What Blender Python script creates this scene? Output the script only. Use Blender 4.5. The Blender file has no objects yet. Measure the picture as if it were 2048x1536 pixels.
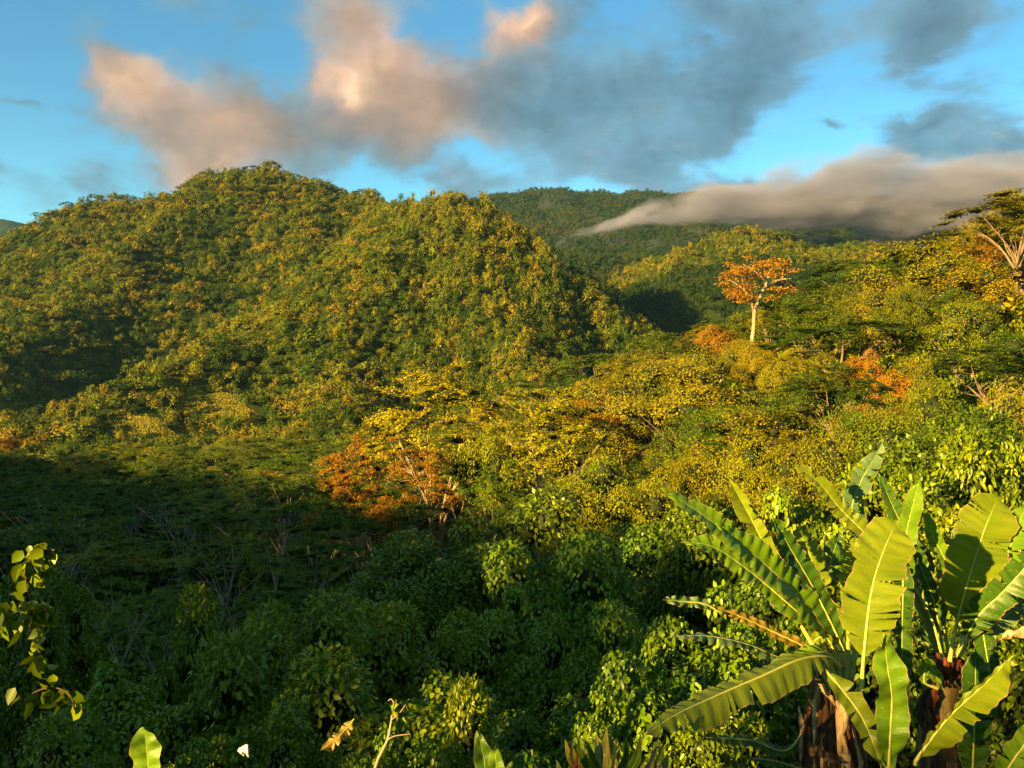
import bpy, math, random
import numpy as np

S = bpy.context.scene
COL = S.collection
R = math.radians
# ------------------------------------------------------------------ camera
F = 1706.67
W2, H2 = 1024.0, 768.0
cam_d = bpy.data.cameras.new("camera")
cam = bpy.data.objects.new("camera", cam_d)
COL.objects.link(cam)
cam_d.lens = 30.0
cam_d.sensor_width = 36.0
cam_d.clip_start = 0.05
cam_d.clip_end = 20000
cam.location = (0, 0, 0)
cam.rotation_euler = (R(90), 0, 0)
S.camera = cam

# ------------------------------------------------------------------ light
SUN_EL = 11.0          # degrees above the horizon
SUN_LEFT = 46.0        # degrees to the left of straight behind the camera
sx = -math.sin(R(SUN_LEFT)) * math.cos(R(SUN_EL))
sy = -math.cos(R(SUN_LEFT)) * math.cos(R(SUN_EL))
sz = math.sin(R(SUN_EL))
sun_d = bpy.data.lights.new("sun", 'SUN')
sun_d.energy = 5.0
sun_d.angle = R(0.5)
sun_d.color = (1.0, 0.60, 0.18)
sun = bpy.data.objects.new("sun", sun_d)
COL.objects.link(sun)
from mathutils import Vector, Matrix, Euler, Quaternion
sun.rotation_euler = Vector((sx, sy, sz)).to_track_quat('Z', 'Y').to_euler()
sun.location = (-60, -60, 60)
SKY_STRENGTH = 0.05
S.view_settings.view_transform = 'Standard'
S.view_settings.look = 'None'
S.view_settings.gamma = 1.0
S.view_settings.use_curve_mapping = False
S.view_settings.exposure = 2.66
S.cycles.max_bounces = 6
S.cycles.diffuse_bounces = 2
S.cycles.glossy_bounces = 2
S.cycles.transmission_bounces = 3
S.cycles.transparent_max_bounces = 6
S.cycles.volume_bounces = 0
S.cycles.volume_max_steps = 128
S.cycles.use_denoising = True
S.cycles.caustics_reflective = False
S.cycles.caustics_refractive = False
S.cycles.sample_clamp_indirect = 4.0

world = bpy.data.worlds.new("World")
S.world = world
world.use_nodes = True


class NT:
    """small helper to write node trees"""
    def __init__(s, tree):
        s.t = tree
        s.n = tree.nodes
        s.l = tree.links

    def node(s, typ, **kw):
        n = s.n.new(typ)
        ins = kw.pop('ins', {})
        for k, v in kw.items():
            setattr(n, k, v)
        for k, v in ins.items():
            if isinstance(v, bpy.types.NodeSocket):
                s.l.new(v, n.inputs[k])
            else:
                n.inputs[k].default_value = v
        return n

    def math(s, op, a, b=None, c=None, clamp=False):
        ins = {0: a}
        if b is not None: ins[1] = b
        if c is not None: ins[2] = c
        return s.node('ShaderNodeMath', operation=op, use_clamp=clamp, ins=ins).outputs[0]

    def vmath(s, op, a, b=None):
        ins = {0: a}
        if b is not None: ins[1] = b
        n = s.node('ShaderNodeVectorMath', operation=op, ins=ins)
        return n.outputs['Value'] if op in ('DOT_PRODUCT', 'LENGTH') else n.outputs[0]

    def noise(s, vec, scale, detail=3, rough=0.55, w=None, **kw):
        n = s.node('ShaderNodeTexNoise', **kw)
        n.inputs['Scale'].default_value = scale
        n.inputs['Detail'].default_value = detail
        n.inputs['Roughness'].default_value = rough
        if vec is not None: s.l.new(vec, n.inputs['Vector'])
        return n

    def ramp(s, fac, stops, interp='LINEAR'):
        n = s.node('ShaderNodeValToRGB')
        cr = n.color_ramp
        cr.interpolation = interp
        while len(cr.elements) < len(stops): cr.elements.new(0.5)
        for e, (p, c) in zip(cr.elements, stops):
            e.position = p
            e.color = (*c, 1) if len(c) == 3 else c
        if fac is not None: s.l.new(fac, n.inputs[0])
        return n.outputs[0]

    def mix(s, fac, a, b, typ='MIX'):
        n = s.node('ShaderNodeMix', data_type='RGBA', blend_type=typ)
        for sock, v in ((n.inputs[0], fac), (n.inputs[6], a), (n.inputs[7], b)):
            if isinstance(v, bpy.types.NodeSocket): s.l.new(v, sock)
            elif isinstance(v, (int, float)): sock.default_value = v
            else: sock.default_value = (*v, 1)
        return n.outputs[2]

    def smooth(s, x, lo, hi, a=0.0, b=1.0):
        n = s.node('ShaderNodeMapRange', interpolation_type='SMOOTHSTEP')
        s.l.new(x, n.inputs[0])
        n.inputs[1].default_value = lo; n.inputs[2].default_value = hi
        n.inputs[3].default_value = a; n.inputs[4].default_value = b
        return n.outputs[0]


# sky: Nishita blue with a broken evening cloud deck (cloud banks placed by direction, u/v are tangents of the view angles)
# blobs: (u px, v px, half width, half height, tilt deg, weight)
CLOUD = [
    (290, 175, 190, 120, -25, .9), (420, 250, 240, 110, -14, 1.0), (230, 90, 90, 90, -60, .3), (600, 270, 260, 100, -4, 1.0),
    (430, 320, 130, 70, 10, .9), (760, 170, 190, 190, -35, 1.15), (690, 30, 120, 150, -50, .9), (870, 240, 220, 110, 0, .9),
    (1050, 90, 170, 120, 5, 1.0), (1040, 240, 230, 120, -10, 1.0), (1230, 180, 240, 170, -20, .8), (1400, 60, 260, 140, -30, .65),
    (1150, 340, 120, 60, 5, .65), (1450, 240, 190, 95, 32, .85), (1300, 335, 190, 50, 12, .6), (1600, 80, 240, 130, 30, .42),
    (1850, 60, 190, 130, 50, .8), (1870, 290, 130, 36, 14, .75), (1690, 275, 110, 32, 0, .75), (880, 370, 150, 45, -8, .5),
    (90, 230, 150, 26, -14, .40), (-40, 360, 90, 60, 0, .9), (460, 120, 60, 110, -20, .30), (1480, 370, 300, 50, 8, .6), (1980, 330, 260, 50, 5, .7),
    (-500, 150, 420, 160, 10, .9), (-900, 300, 300, 120, -10, .7), (2500, 150, 420, 160, -15, .8), (3000, 330, 420, 110, 10, .7),
    (700, -320, 500, 220, 20, .8), (1700, -420, 600, 220, -10, .8), (-300, -300, 400, 200, 20, .6)]
# where the low sun still catches the cloud
LIT = [(260, 160, 190, 150, -25, .75), (450, 240, 290, 130, -12, .55), (770, 150, 210, 220, -30, .75), (690, 185, 70, 50, -20, .7), (690, 30, 140, 160, -50, .5),
       (1070, 60, 130, 100, 0, .8), (430, 320, 190, 90, 10, .65), (830, 260, 240, 120, 0, .45), (960, 290, 120, 80, 0, .2), (1000, 140, 160, 130, 0, .35),
       (-500, 120, 300, 120, 10, .6), (2500, 80, 300, 90, -15, .5), (600, -340, 300, 120, 20, .6)]


def build_world():
    t = NT(world.node_tree)
    t.n.clear()
    out = t.node('ShaderNodeOutputWorld')
    bg = t.node('ShaderNodeBackground')
    bg.inputs[1].default_value = SKY_STRENGTH
    t.l.new(bg.outputs[0], out.inputs[0])
    sky = t.node('ShaderNodeTexSky', sky_type='NISHITA', sun_disc=False, sun_elevation=R(SUN_EL),
                 sun_rotation=R(180 + SUN_LEFT), altitude=300, air_density=1.0, dust_density=1.1, ozone_density=2.0)
    tc = t.node('ShaderNodeTexCoord').outputs['Generated']
    sep = t.node('ShaderNodeSeparateXYZ', ins={0: tc})
    x, y, z = sep.outputs
    yy = t.math('MAXIMUM', y, 0.12)
    U = t.math('DIVIDE', x, yy)
    V = t.math('DIVIDE', z, yy)
    n1 = t.noise(tc, 3.2, 4, .55)
    n2 = t.noise(tc, 11.0, 5, .6)
    st = t.node('ShaderNodeMapping', ins={0: tc})
    st.inputs['Rotation'].default_value = (0, R(28), 0)
    st.inputs['Scale'].default_value = (.8, 1.0, 2.3)
    st = st.outputs[0]
    n3 = t.noise(st, 5.0, 10, .64)
    n3.inputs['Distortion'].default_value = .35
    n4 = t.noise(t.vmath('MULTIPLY', tc, (1.0, 1.0, 1.5)), 7.5, 3, .5)
    w1 = t.vmath('SUBTRACT', n1.outputs['Color'], (.5, .5, .5))
    w2 = t.vmath('SUBTRACT', n2.outputs['Color'], (.5, .5, .5))
    warp = t.vmath('ADD', t.node('ShaderNodeVectorMath', operation='SCALE', ins={0: w1, 'Scale': .16}).outputs[0],
                   t.node('ShaderNodeVectorMath', operation='SCALE', ins={0: w2, 'Scale': .10}).outputs[0])
    comb = t.node('ShaderNodeCombineXYZ', ins={0: U, 1: V})
    P = t.vmath('MULTIPLY', t.vmath('ADD', comb.outputs[0], warp), (1, 1, 0))

    def field(blobs):
        acc = None
        for (u, v, a, b, ang, w) in blobs:
            m = t.node('ShaderNodeMapping', vector_type='TEXTURE')
            t.l.new(P, m.inputs[0])
            m.inputs[1].default_value = ((u - W2) / F, (H2 - v) / F, 0)
            m.inputs[2].default_value = (0, 0, R(ang))
            m.inputs[3].default_value = (a * 1.35 / F, b * 1.35 / F, 1)
            g = t.node('ShaderNodeTexGradient', gradient_type='QUADRATIC_SPHERE')
            t.l.new(m.outputs[0], g.inputs[0])
            acc = t.math('MULTIPLY_ADD', g.outputs[1], w * 1.5, acc if acc is not None else 0.0)
        return acc
    dens = field(CLOUD)
    lit = field(LIT)
    # beyond the side of the view the same broken cover goes on, from noise alone
    behind = t.smooth(y, .45, .1)
    high = t.smooth(z, .5, .8)
    off = t.math('MAXIMUM', behind, high)
    dens = t.math('ADD', t.math('MULTIPLY', dens, t.math('SUBTRACT', 1.0, off)), t.math('MULTIPLY', off, t.smooth(n1.outputs[0], .42, .62, 0, .8)))
    lit = t.math('ADD', t.math('MULTIPLY', lit, t.math('SUBTRACT', 1.0, off)), t.math('MULTIPLY', off, .35))
    d2 = t.math('ADD', dens, t.math('MULTIPLY', t.math('SUBTRACT', n3.outputs[0], .5), 2.9))
    d2 = t.math('ADD', d2, t.math('MULTIPLY', t.math('SUBTRACT', n4.outputs[0], .5), 1.6))
    alpha = t.smooth(d2, .05, .68)
    alpha = t.math('MULTIPLY', alpha, .93)
    lit2 = t.math('ADD', lit, t.math('MULTIPLY', t.math('SUBTRACT', n3.outputs[0], .5), .9))
    lit2 = t.smooth(lit2, -.1, 1.7)
    ccol = t.ramp(lit2, [(0, (.42, .85, 1.15)), (.22, (.85, .95, 1.02)), (.45, (1.7, 1.13, .84)), (.75, (2.5, 1.45, .86)), (1.0, (3.5, 2.2, 1.25))])
    thick = t.smooth(d2, .3, 1.9, 1.3, .72)
    thick = t.math('MULTIPLY', thick, t.smooth(t.noise(t.vmath('ADD', tc, (0, 0, .06)), 9.0, 6, .65).outputs[0], .3, .7, .78, 1.3))
    ccol = t.vmath('MULTIPLY', ccol, t.node('ShaderNodeCombineXYZ', ins={0: thick, 1: thick, 2: thick}).outputs[0])
    pale = t.smooth(z, .36, .06, 0, 1)
    sv = t.vmath('MULTIPLY', sky.outputs[0], t.mix(pale, SKY_TINT, (.58, 1.10, 1.06)))
    cm = t.mix(alpha, sv, ccol)
    t.l.new(cm, bg.inputs[0])


SKY_TINT = (.36, .74, .82)
build_world()

# ------------------------------------------------------------------ helpers
RNG = np.random.default_rng(11)


def P3(u, v, d):
    """a point d metres in front of the lens, seen at pixel (u, v) of the 2048 px wide photograph"""
    return np.array([(u - W2) / F * d, d, (H2 - v) / F * d])


def hash2(ix, iy, seed):
    h = np.sin(ix * 127.1 + iy * 311.7 + seed * 74.7) * 43758.5453
    return h - np.floor(h)


def vnoise(x, y, seed=0):
    ix = np.floor(x); iy = np.floor(y)
    fx = x - ix; fy = y - iy
    fx = fx * fx * (3 - 2 * fx); fy = fy * fy * (3 - 2 * fy)
    a = hash2(ix, iy, seed); b = hash2(ix + 1, iy, seed)
    c = hash2(ix, iy + 1, seed); d = hash2(ix + 1, iy + 1, seed)
    return (a + (b - a) * fx) * (1 - fy) + (c + (d - c) * fx) * fy


def fbm(x, y, wl, octs=4, seed=0, ridged=False):
    s = 0; amp = 1; tot = 0
    for o in range(octs):
        n = vnoise(x / wl + 17.3 * o, y / wl - 9.1 * o, seed + o)
        if ridged: n = 1 - np.abs(2 * n - 1)
        s = s + amp * n; tot += amp
        amp *= .5; wl *= .5
    return s / tot * 2 - 1


def mesh_np(name, co, faces, mats=(), smooth=False, mat_idx=None, uv=None):
    """faces: list of arrays (n, k)"""
    me = bpy.data.meshes.new(name)
    co = np.asarray(co, dtype=np.float32)
    if not isinstance(faces, (list, tuple)): faces = [faces]
    faces = [np.asarray(f, dtype=np.int32) for f in faces if len(f)]
    loops = np.concatenate([f.ravel() for f in faces])
    sizes = np.concatenate([np.full(len(f), f.shape[1], dtype=np.int32) for f in faces])
    starts = np.concatenate([[0], np.cumsum(sizes)[:-1]]).astype(np.int32)
    me.vertices.add(len(co)); me.loops.add(len(loops)); me.polygons.add(len(sizes))
    me.vertices.foreach_set('co', co.ravel())
    me.loops.foreach_set('vertex_index', loops)
    me.polygons.foreach_set('loop_start', starts)
    if mat_idx is not None:
        me.polygons.foreach_set('material_index', np.asarray(mat_idx, dtype=np.int32))
    if smooth:
        me.polygons.foreach_set('use_smooth', np.ones(len(sizes), dtype=bool))
    if uv is not None:
        l = me.uv_layers.new(name='uv')
        l.data.foreach_set('uv', np.asarray(uv, dtype=np.float32)[loops].ravel())
    for m in mats: me.materials.append(m)
    me.update(calc_edges=True)
    return me


def obj(name, data, parent=None, loc=None, kind=None, label=None, cat=None, group=None):
    o = bpy.data.objects.new(name, data)
    COL.objects.link(o)
    if parent is not None: o.parent = parent
    if loc is not None: o.location = loc
    if kind: o['kind'] = kind
    if label: o['label'] = label
    if cat: o['category'] = cat
    if group: o['group'] = group
    return o


class Geo:
    """collects vertices and faces for one mesh"""
    def __init__(s):
        s.co = []; s.q = []; s.t = []; s.n = 0; s.uv = []; s.mq = []; s.mt = []

    def add(s, co, quads=None, tris=None, uv=None, m=0):
        co = np.asarray(co, dtype=float).reshape(-1, 3)
        s.co.append(co)
        if quads is not None and len(quads): s.q.append(np.asarray(quads) + s.n); s.mq.append(np.full(len(quads), m))
        if tris is not None and len(tris): s.t.append(np.asarray(tris) + s.n); s.mt.append(np.full(len(tris), m))
        s.uv.append(np.zeros((len(co), 2)) if uv is None else np.asarray(uv, dtype=float))
        s.n += len(co)

    def mesh(s, name, mats, smooth=False):
        f = []
        if s.q: f.append(np.concatenate(s.q))
        if s.t: f.append(np.concatenate(s.t))
        mi = np.concatenate(s.mq + s.mt)
        if mi.max() >= len(mats): mats = list(mats) + [M_hollow]
        return mesh_np(name, np.concatenate(s.co), f, mats, smooth, mat_idx=mi, uv=np.concatenate(s.uv))


def norm(v):
    return v / np.maximum(np.linalg.norm(v, axis=-1, keepdims=True), 1e-9)


def tube(g, pts, radii, sides=6, uvscale=1.0):
    pts = np.asarray(pts, dtype=float); n = len(pts)
    radii = np.broadcast_to(radii, (n,))
    tan = norm(np.gradient(pts, axis=0))
    ref = np.array([0, 0, 1.0]) if abs(tan[0][2]) < .9 else np.array([1.0, 0, 0])
    a = norm(np.cross(tan, ref)); b = np.cross(tan, a)
    th = np.arange(sides) / sides * 2 * np.pi
    ring = (a[:, None, :] * np.cos(th)[None, :, None] + b[:, None, :] * np.sin(th)[None, :, None]) * radii[:, None, None] + pts[:, None, :]
    i = np.arange(n - 1)[:, None] * sides; j = np.arange(sides)[None, :]; j2 = (j + 1) % sides
    q = np.stack([i + j, i + j2, i + sides + j2, i + sides + j], -1).reshape(-1, 4)
    uv = np.stack([np.broadcast_to(j / sides, (n, sides)), np.broadcast_to(np.arange(n)[:, None] / n * uvscale, (n, sides))], -1).reshape(-1, 2)
    g.add(ring.reshape(-1, 3), q, uv=uv)


def curve_pts(ctrl, n):
    """Catmull-Rom through the control points"""
    c = np.asarray(ctrl, dtype=float)
    c = np.vstack([2 * c[0] - c[1], c, 2 * c[-1] - c[-2]])
    m = len(c) - 3
    out = []
    for t in np.linspace(0, m, n):
        i = min(int(t), m - 1); f = t - i
        p0, p1, p2, p3 = c[i], c[i + 1], c[i + 2], c[i + 3]
        out.append(.5 * ((2 * p1) + (-p0 + p2) * f + (2 * p0 - 5 * p1 + 4 * p2 - p3) * f * f + (-p0 + 3 * p1 - 3 * p2 + p3) * f ** 3))
    return np.array(out)


def leaves(g, base, tipdir, nrm, L, Wd, shape='quad', droop=0.0):
    """leaf blades: base points, direction of the tip, blade normal, length, width"""
    tipdir = norm(tipdir)
    side = norm(np.cross(tipdir, nrm)); nn = np.cross(side, tipdir)
    L = np.broadcast_to(L, (len(base),))[:, None]; Wd = np.broadcast_to(Wd, (len(base),))[:, None]
    k = np.arange(len(base))[:, None]
    if shape == 'quad':
        v = np.stack([base, base + tipdir * L * .45 + side * Wd * .5, base + tipdir * L - nn * L * droop, base + tipdir * L * .45 - side * Wd * .5], 1)
        g.add(v.reshape(-1, 3), k * 4 + np.array([0, 1, 2, 3]))
    else:   # folded ovate leaf: 7 vertices, rounded shoulders, drawn-out tip
        mid = base + tipdir * L * .5 - nn * L * droop * .25
        v = np.stack([base,
                      base + tipdir * L * .22 + side * Wd * .44 + nn * Wd * .13,
                      base + tipdir * L * .58 + side * Wd * .42 + nn * Wd * .10 - nn * L * droop * .4,
                      base + tipdir * L - nn * L * droop,
                      base + tipdir * L * .58 - side * Wd * .42 + nn * Wd * .10 - nn * L * droop * .4,
                      base + tipdir * L * .22 - side * Wd * .44 + nn * Wd * .13,
                      mid], 1)
        o = k * 7
        g.add(v.reshape(-1, 3), np.concatenate([o + np.array([0, 1, 2, 6]), o + np.array([0, 6, 4, 5])]),
              np.concatenate([o + np.array([6, 2, 3]), o + np.array([6, 3, 4])]))


_p = (1 + 5 ** .5) / 2
ICO = norm(np.array([(-1, _p, 0), (1, _p, 0), (-1, -_p, 0), (1, -_p, 0), (0, -1, _p), (0, 1, _p), (0, -1, -_p), (0, 1, -_p), (_p, 0, -1), (_p, 0, 1), (-_p, 0, -1), (-_p, 0, 1)], float))
ICO_T = np.array([(0, 11, 5), (0, 5, 1), (0, 1, 7), (0, 7, 10), (0, 10, 11), (1, 5, 9), (5, 11, 4), (11, 10, 2), (10, 7, 6), (7, 1, 8), (3, 9, 4), (3, 4, 2), (3, 2, 6), (3, 6, 8), (3, 8, 9), (4, 9, 5), (2, 4, 11), (6, 2, 10), (8, 6, 7), (9, 8, 1)])


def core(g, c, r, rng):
    """dark blob in a leaf clump, added to block light and darken the gaps"""
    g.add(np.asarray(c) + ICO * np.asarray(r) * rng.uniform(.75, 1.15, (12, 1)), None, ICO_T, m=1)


def rnd_dirs(n, rng):
    return norm(rng.normal(size=(n, 3)))


# ------------------------------------------------------------------ materials
def leaf_mat(name, stops, trans=.35, rough=.5, spec=.35, island=False, patch=0.0, noise_scale=.6, trans_tint=(1.5, 1.35, .5)):
    m = bpy.data.materials.new(name)
    m.use_nodes = True
    t = NT(m.node_tree)
    t.n.clear()
    out = t.node('ShaderNodeOutputMaterial')
    oi = t.node('ShaderNodeObjectInfo')
    geo = t.node('ShaderNodeNewGeometry')
    nz = t.noise(geo.outputs['Position'], noise_scale, 2, .6)
    f = t.math('MULTIPLY', oi.outputs['Random'], .65)
    f = t.math('ADD', f, t.math('MULTIPLY', t.math('SUBTRACT', nz.outputs[0], .5), .45))
    if island:
        f = t.math('ADD', f, t.math('MULTIPLY', t.math('SUBTRACT', geo.outputs['Random Per Island'], .5), .7))
    f = t.math('ADD', f, .17, clamp=True)
    if patch:
        pz = t.noise(geo.outputs['Position'], patch, 3, .6)
        f = t.math('ADD', f, t.smooth(pz.outputs[0], .35, .7, -.25, .35), clamp=True)
    c = t.ramp(f, stops)
    p = t.node('ShaderNodeBsdfPrincipled')
    t.l.new(c, p.inputs['Base Color'])
    p.inputs['Roughness'].default_value = rough
    p.inputs['Specular IOR Level'].default_value = spec
    tr = t.node('ShaderNodeBsdfTranslucent')
    tc = t.vmath('MULTIPLY', c, trans_tint)
    t.l.new(tc, tr.inputs[0])
    mx = t.node('ShaderNodeMixShader')
    mx.inputs[0].default_value = trans
    t.l.new(p.outputs[0], mx.inputs[1]); t.l.new(tr.outputs[0], mx.inputs[2])
    t.l.new(mx.outputs[0], out.inputs[0])
    return m


def plain_mat(name, a, b, scale=4.0, rough=.8, bump=.3, stretch=(1, 1, 1), c3=None, coords='Object'):
    m = bpy.data.materials.new(name)
    m.use_nodes = True
    t = NT(m.node_tree)
    p = t.n['Principled BSDF']
    tc = t.node('ShaderNodeTexCoord').outputs[coords]
    v = t.vmath('MULTIPLY', tc, stretch)
    nz = t.noise(v, scale, 6, .65)
    st = [(.35, a), (.65, b)] if c3 is None else [(.3, a), (.52, b), (.7, c3)]
    t.l.new(t.ramp(nz.outputs[0], st), p.inputs['Base Color'])
    p.inputs['Roughness'].default_value = rough
    p.inputs['Specular IOR Level'].default_value = .2
    if bump:
        bm = t.node('ShaderNodeBump')
        bm.inputs['Strength'].default_value = bump
        bm.inputs['Distance'].default_value = .05
        t.l.new(nz.outputs[0], bm.inputs['Height'])
        t.l.new(bm.outputs[0], p.inputs['Normal'])
    return m


GREEN = [(0, (.016, .040, .002)), (.35, (.042, .085, .003)), (.6, (.095, .130, .004)), (.9, (.16, .17, .005)), (1, (.19, .14, .007))]
GOLD = [(0, (.036, .062, .002)), (.3, (.085, .110, .003)), (.6, (.170, .160, .004)), (.85, (.22, .160, .005)), (1, (.26, .12, .007))]
ORANGE = [(0, (.15, .105, .006)), (.5, (.25, .13, .007)), (1, (.30, .10, .008))]
BRIGHT = [(0, (.20, .21, .004)), (.5, (.25, .24, .005)), (1, (.30, .25, .007))]
M_far_shade = leaf_mat('far_canopy_shade', [(0, (.010, .030, .003)), (.5, (.022, .048, .004)), (.9, (.045, .065, .006)), (1, (.09, .06, .010))], .15, .7, .08, patch=.008, noise_scale=.12)  # cloud shadow on the far slopes is put into this darker green
M_hill = leaf_mat('hill_canopy', GREEN, .18, .65, .1, patch=.02, noise_scale=.35)
M_gold = leaf_mat('gold_canopy', GOLD, .22, .6, .12, noise_scale=.4)
M_bright = leaf_mat('bright_canopy', BRIGHT, .25, .6, .12, noise_scale=.4)
M_orange = leaf_mat('orange_canopy', ORANGE, .25, .6, .12, noise_scale=.5)
M_feather = leaf_mat('feathery_leaf', [(0, (.034, .080, .002)), (.5, (.075, .135, .004)), (1, (.14, .165, .007))], .3, .6, .12, noise_scale=.5)
M_shrub = leaf_mat('broad_leaf', [(0, (.030, .062, .001)), (.4, (.085, .140, .0015)), (.75, (.15, .21, .002)), (1, (.23, .25, .004))], .25, .40, .25, island=True, noise_scale=.9)
M_vine = leaf_mat('vine_leaf', [(0, (.035, .085, .001)), (.5, (.095, .18, .002)), (1, (.19, .26, .004))], .28, .38, .28, island=True, noise_scale=1.2)
M_bark = plain_mat('pale_bark', (.16, .12, .075), (.34, .27, .18), 3, .85, .4, (1, 1, .3))
M_hollow = plain_mat('hollow_shade', (.006, .012, .002), (.018, .030, .003), 6, .95, 0)  # near-black clump cores: shade of the leafy hollows put into the colour
M_pale = plain_mat('white_bark', (.17, .14, .10), (.36, .31, .22), 3, .8, .3, (1, 1, .3))
M_mid_bark = plain_mat('grey_brown_bark', (.08, .06, .04), (.19, .15, .10), 3, .85, .4, (1, 1, .3))
M_dark_bark = plain_mat('dark_bark', (.06, .04, .025), (.14, .10, .06), 3, .9, .5, (1, 1, .3))

# ------------------------------------------------------------------ terrain
# ridge crests: (u, v, depth) of the canopy line in view, canopy height, flank slope, rounding
RIDGES = [
    # left mountain
    ([(-1300, 560, 640), (-900, 545, 650), (-400, 495, 700), (0, 452, 740), (80, 430, 745), (200, 404, 755), (340, 390, 770), (430, 364, 785), (530, 328, 800), (640, 364, 790), (700, 402, 770), (790, 422, 720), (880, 404, 600)], 8, .72, 3),
    ([(430, 364, 785), (330, 450, 690), (215, 520, 610), (80, 600, 540), (-80, 690, 470)], 8, .9, 4),
    ([(530, 330, 800), (490, 415, 735), (465, 490, 680), (430, 550, 630)], 8, .95, 4),
    ([(640, 360, 790), (640, 440, 720), (600, 520, 650)], 8, .95, 4),
    # middle hill and its spurs
    ([(880, 402, 600), (760, 480, 545), (620, 595, 485), (450, 680, 435), (300, 738, 400), (150, 785, 372), (0, 822, 352), (-250, 860, 330), (-600, 880, 300)], 9, .72, 6),
    ([(880, 404, 600), (935, 418, 598), (1000, 472, 585), (1060, 524, 570), (1150, 588, 540), (1250, 645, 500), (1330, 705, 465), (1400, 780, 420)], 9, .74, 4),
    ([(900, 405, 600), (925, 500, 540), (975, 600, 480), (1040, 700, 420), (1090, 780, 370)], 9, .75, 5),
    ([(760, 480, 545), (720, 570, 490), (700, 680, 430), (690, 780, 370)], 9, .75, 6),
    # far range under the cloud
    ([(500, 520, 2500), (800, 440, 2400), (940, 406, 2300), (1100, 389, 2200), (1250, 399, 2150), (1400, 392, 2100), (1700, 395, 2100), (2100, 410, 2000), (2800, 430, 1900), (3600, 470, 1800)], 10, .335, 40),
    ([(1250, 399, 2150), (1290, 465, 1750), (1230, 520, 1500)], 10, .36, 30),
    ([(1700, 395, 2100), (1800, 470, 1600), (1950, 500, 1300)], 10, .34, 30),
    ([(-600, 455, 3000), (-200, 448, 3000), (10, 442, 3000), (80, 480, 3000)], 10, .35, 40),
    # lit knoll in the middle distance
    ([(1290, 560, 900), (1340, 505, 880), (1420, 474, 860), (1520, 458, 840), (1600, 478, 820), (1700, 486, 800), (1800, 500, 780), (1950, 540, 760)], 9, .60, 8),
    ([(1520, 458, 840), (1480, 530, 760), (1440, 600, 690)], 9, .6, 8),
    # right-hand hillside
    ([(1060, 900, 225), (1200, 835, 222), (1300, 780, 218), (1380, 730, 212), (1450, 680, 206), (1560, 618, 200), (1640, 592, 195), (1760, 562, 190), (1860, 528, 185), (1960, 490, 180), (2060, 430, 175), (2300, 330, 165), (2700, 260, 150), (3300, 240, 120)], 15.5, .40, 10),
]
# unseen hill added behind-left of the camera, crest shaped to shade the near slope: (x, y, z)
CASTER = ([(-225, 185, -2), (-200, 110, 3), (-180, 55, 7), (-163, 0, 14), (-150, -30, 15.5), (-114, -86, 19.5), (-106, -92, 16), (-96, -101, 13.5), (-80, -114, 15), (-60, -130, 22), (80, -190, 26), (200, -260, 30)], .55, 12)  # dip in the crest lets sun through onto the banana plants


def base_h(x, y):
    z = np.interp(y, [-900, -300, -60, -15, 0, 6, 12, 20, 30, 45, 70, 110, 200, 340, 600, 5000],
                  [40, 12, 2, -2.2, -3.2, -5.0, -7.6, -11, -14.5, -19, -24, -28, -31, -31, -28, -20])
    nearw = np.clip(1 - np.abs(y - 40) / 120, 0, 1)
    z = z + np.clip(x, 0, 60) * .07 * nearw
    return z


def H(x, y):
    x = np.asarray(x, dtype=float); y = np.asarray(y, dtype=float)
    d = np.hypot(x, y)
    wx = x + 5 * fbm(x, y, 90, 3, 5) * np.clip((d - 120) / 200, 0, 1)
    wy = y + 8 * fbm(x, y, 90, 3, 9) * np.clip((d - 120) / 200, 0, 1)
    hs = [base_h(x, y)]
    for pts, can, k, rr in RIDGES:
        p = np.array([P3(*q) for q in pts]); p[:, 2] -= can
        best = np.full(x.shape, -1e9)
        for a, b in zip(p[:-1], p[1:]):
            ab = b[:2] - a[:2]
            tt = np.clip(((wx - a[0]) * ab[0] + (wy - a[1]) * ab[1]) / (ab @ ab), 0, 1)
            dd = np.hypot(wx - a[0] - tt * ab[0], wy - a[1] - tt * ab[1])
            best = np.maximum(best, a[2] + tt * (b[2] - a[2]) - k * (np.sqrt(dd * dd + rr * rr) - rr))
        hs.append(best)
    p = np.array(CASTER[0], dtype=float); best = np.full(x.shape, -1e9)
    for a, b in zip(p[:-1], p[1:]):
        ab = b[:2] - a[:2]
        tt = np.clip(((x - a[0]) * ab[0] + (y - a[1]) * ab[1]) / (ab @ ab), 0, 1)
        dd = np.hypot(x - a[0] - tt * ab[0], y - a[1] - tt * ab[1])
        best = np.maximum(best, a[2] + tt * (b[2] - a[2]) - CASTER[1] * (np.sqrt(dd * dd + CASTER[2] ** 2) - CASTER[2]))
    hs.append(best)
    T = 2.0 + np.clip(d / 150, 0, 4)
    m = hs[0]
    for h in hs[1:]:
        mx = np.maximum(m, h)
        m = mx + T * np.log1p(np.exp(-np.abs(m - h) / T)) - 0.0
    rise = np.clip((m - base_h(x, y)) / 60, 0, 1)
    crestfade = np.clip((d - 200) / 250, 0, 1)
    m = m + rise * crestfade * (fbm(x, y, 80, 4, 21, True) * 13 + fbm(x, y, 200, 2, 33, True) * 10 * np.clip(d / 700, 0, 3)) - rise * crestfade * 6
    ribs = vnoise(x / 33 + 3, y / 190, 51) * .65 + vnoise(x / 11, y / 90, 57) * .35
    m = m + np.clip((m - base_h(x, y)) / 45, 0, 1) * np.clip((d - 280) / 80, 0, 1) * np.clip((1000 - d) / 200, 0, 1) * (1 - np.abs(2 * ribs - 1) * 1.6) * 6
    m = m + fbm(x, y, 12, 3, 3) * .35 * np.clip(d / 15, 0, 1)
    return m


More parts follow.
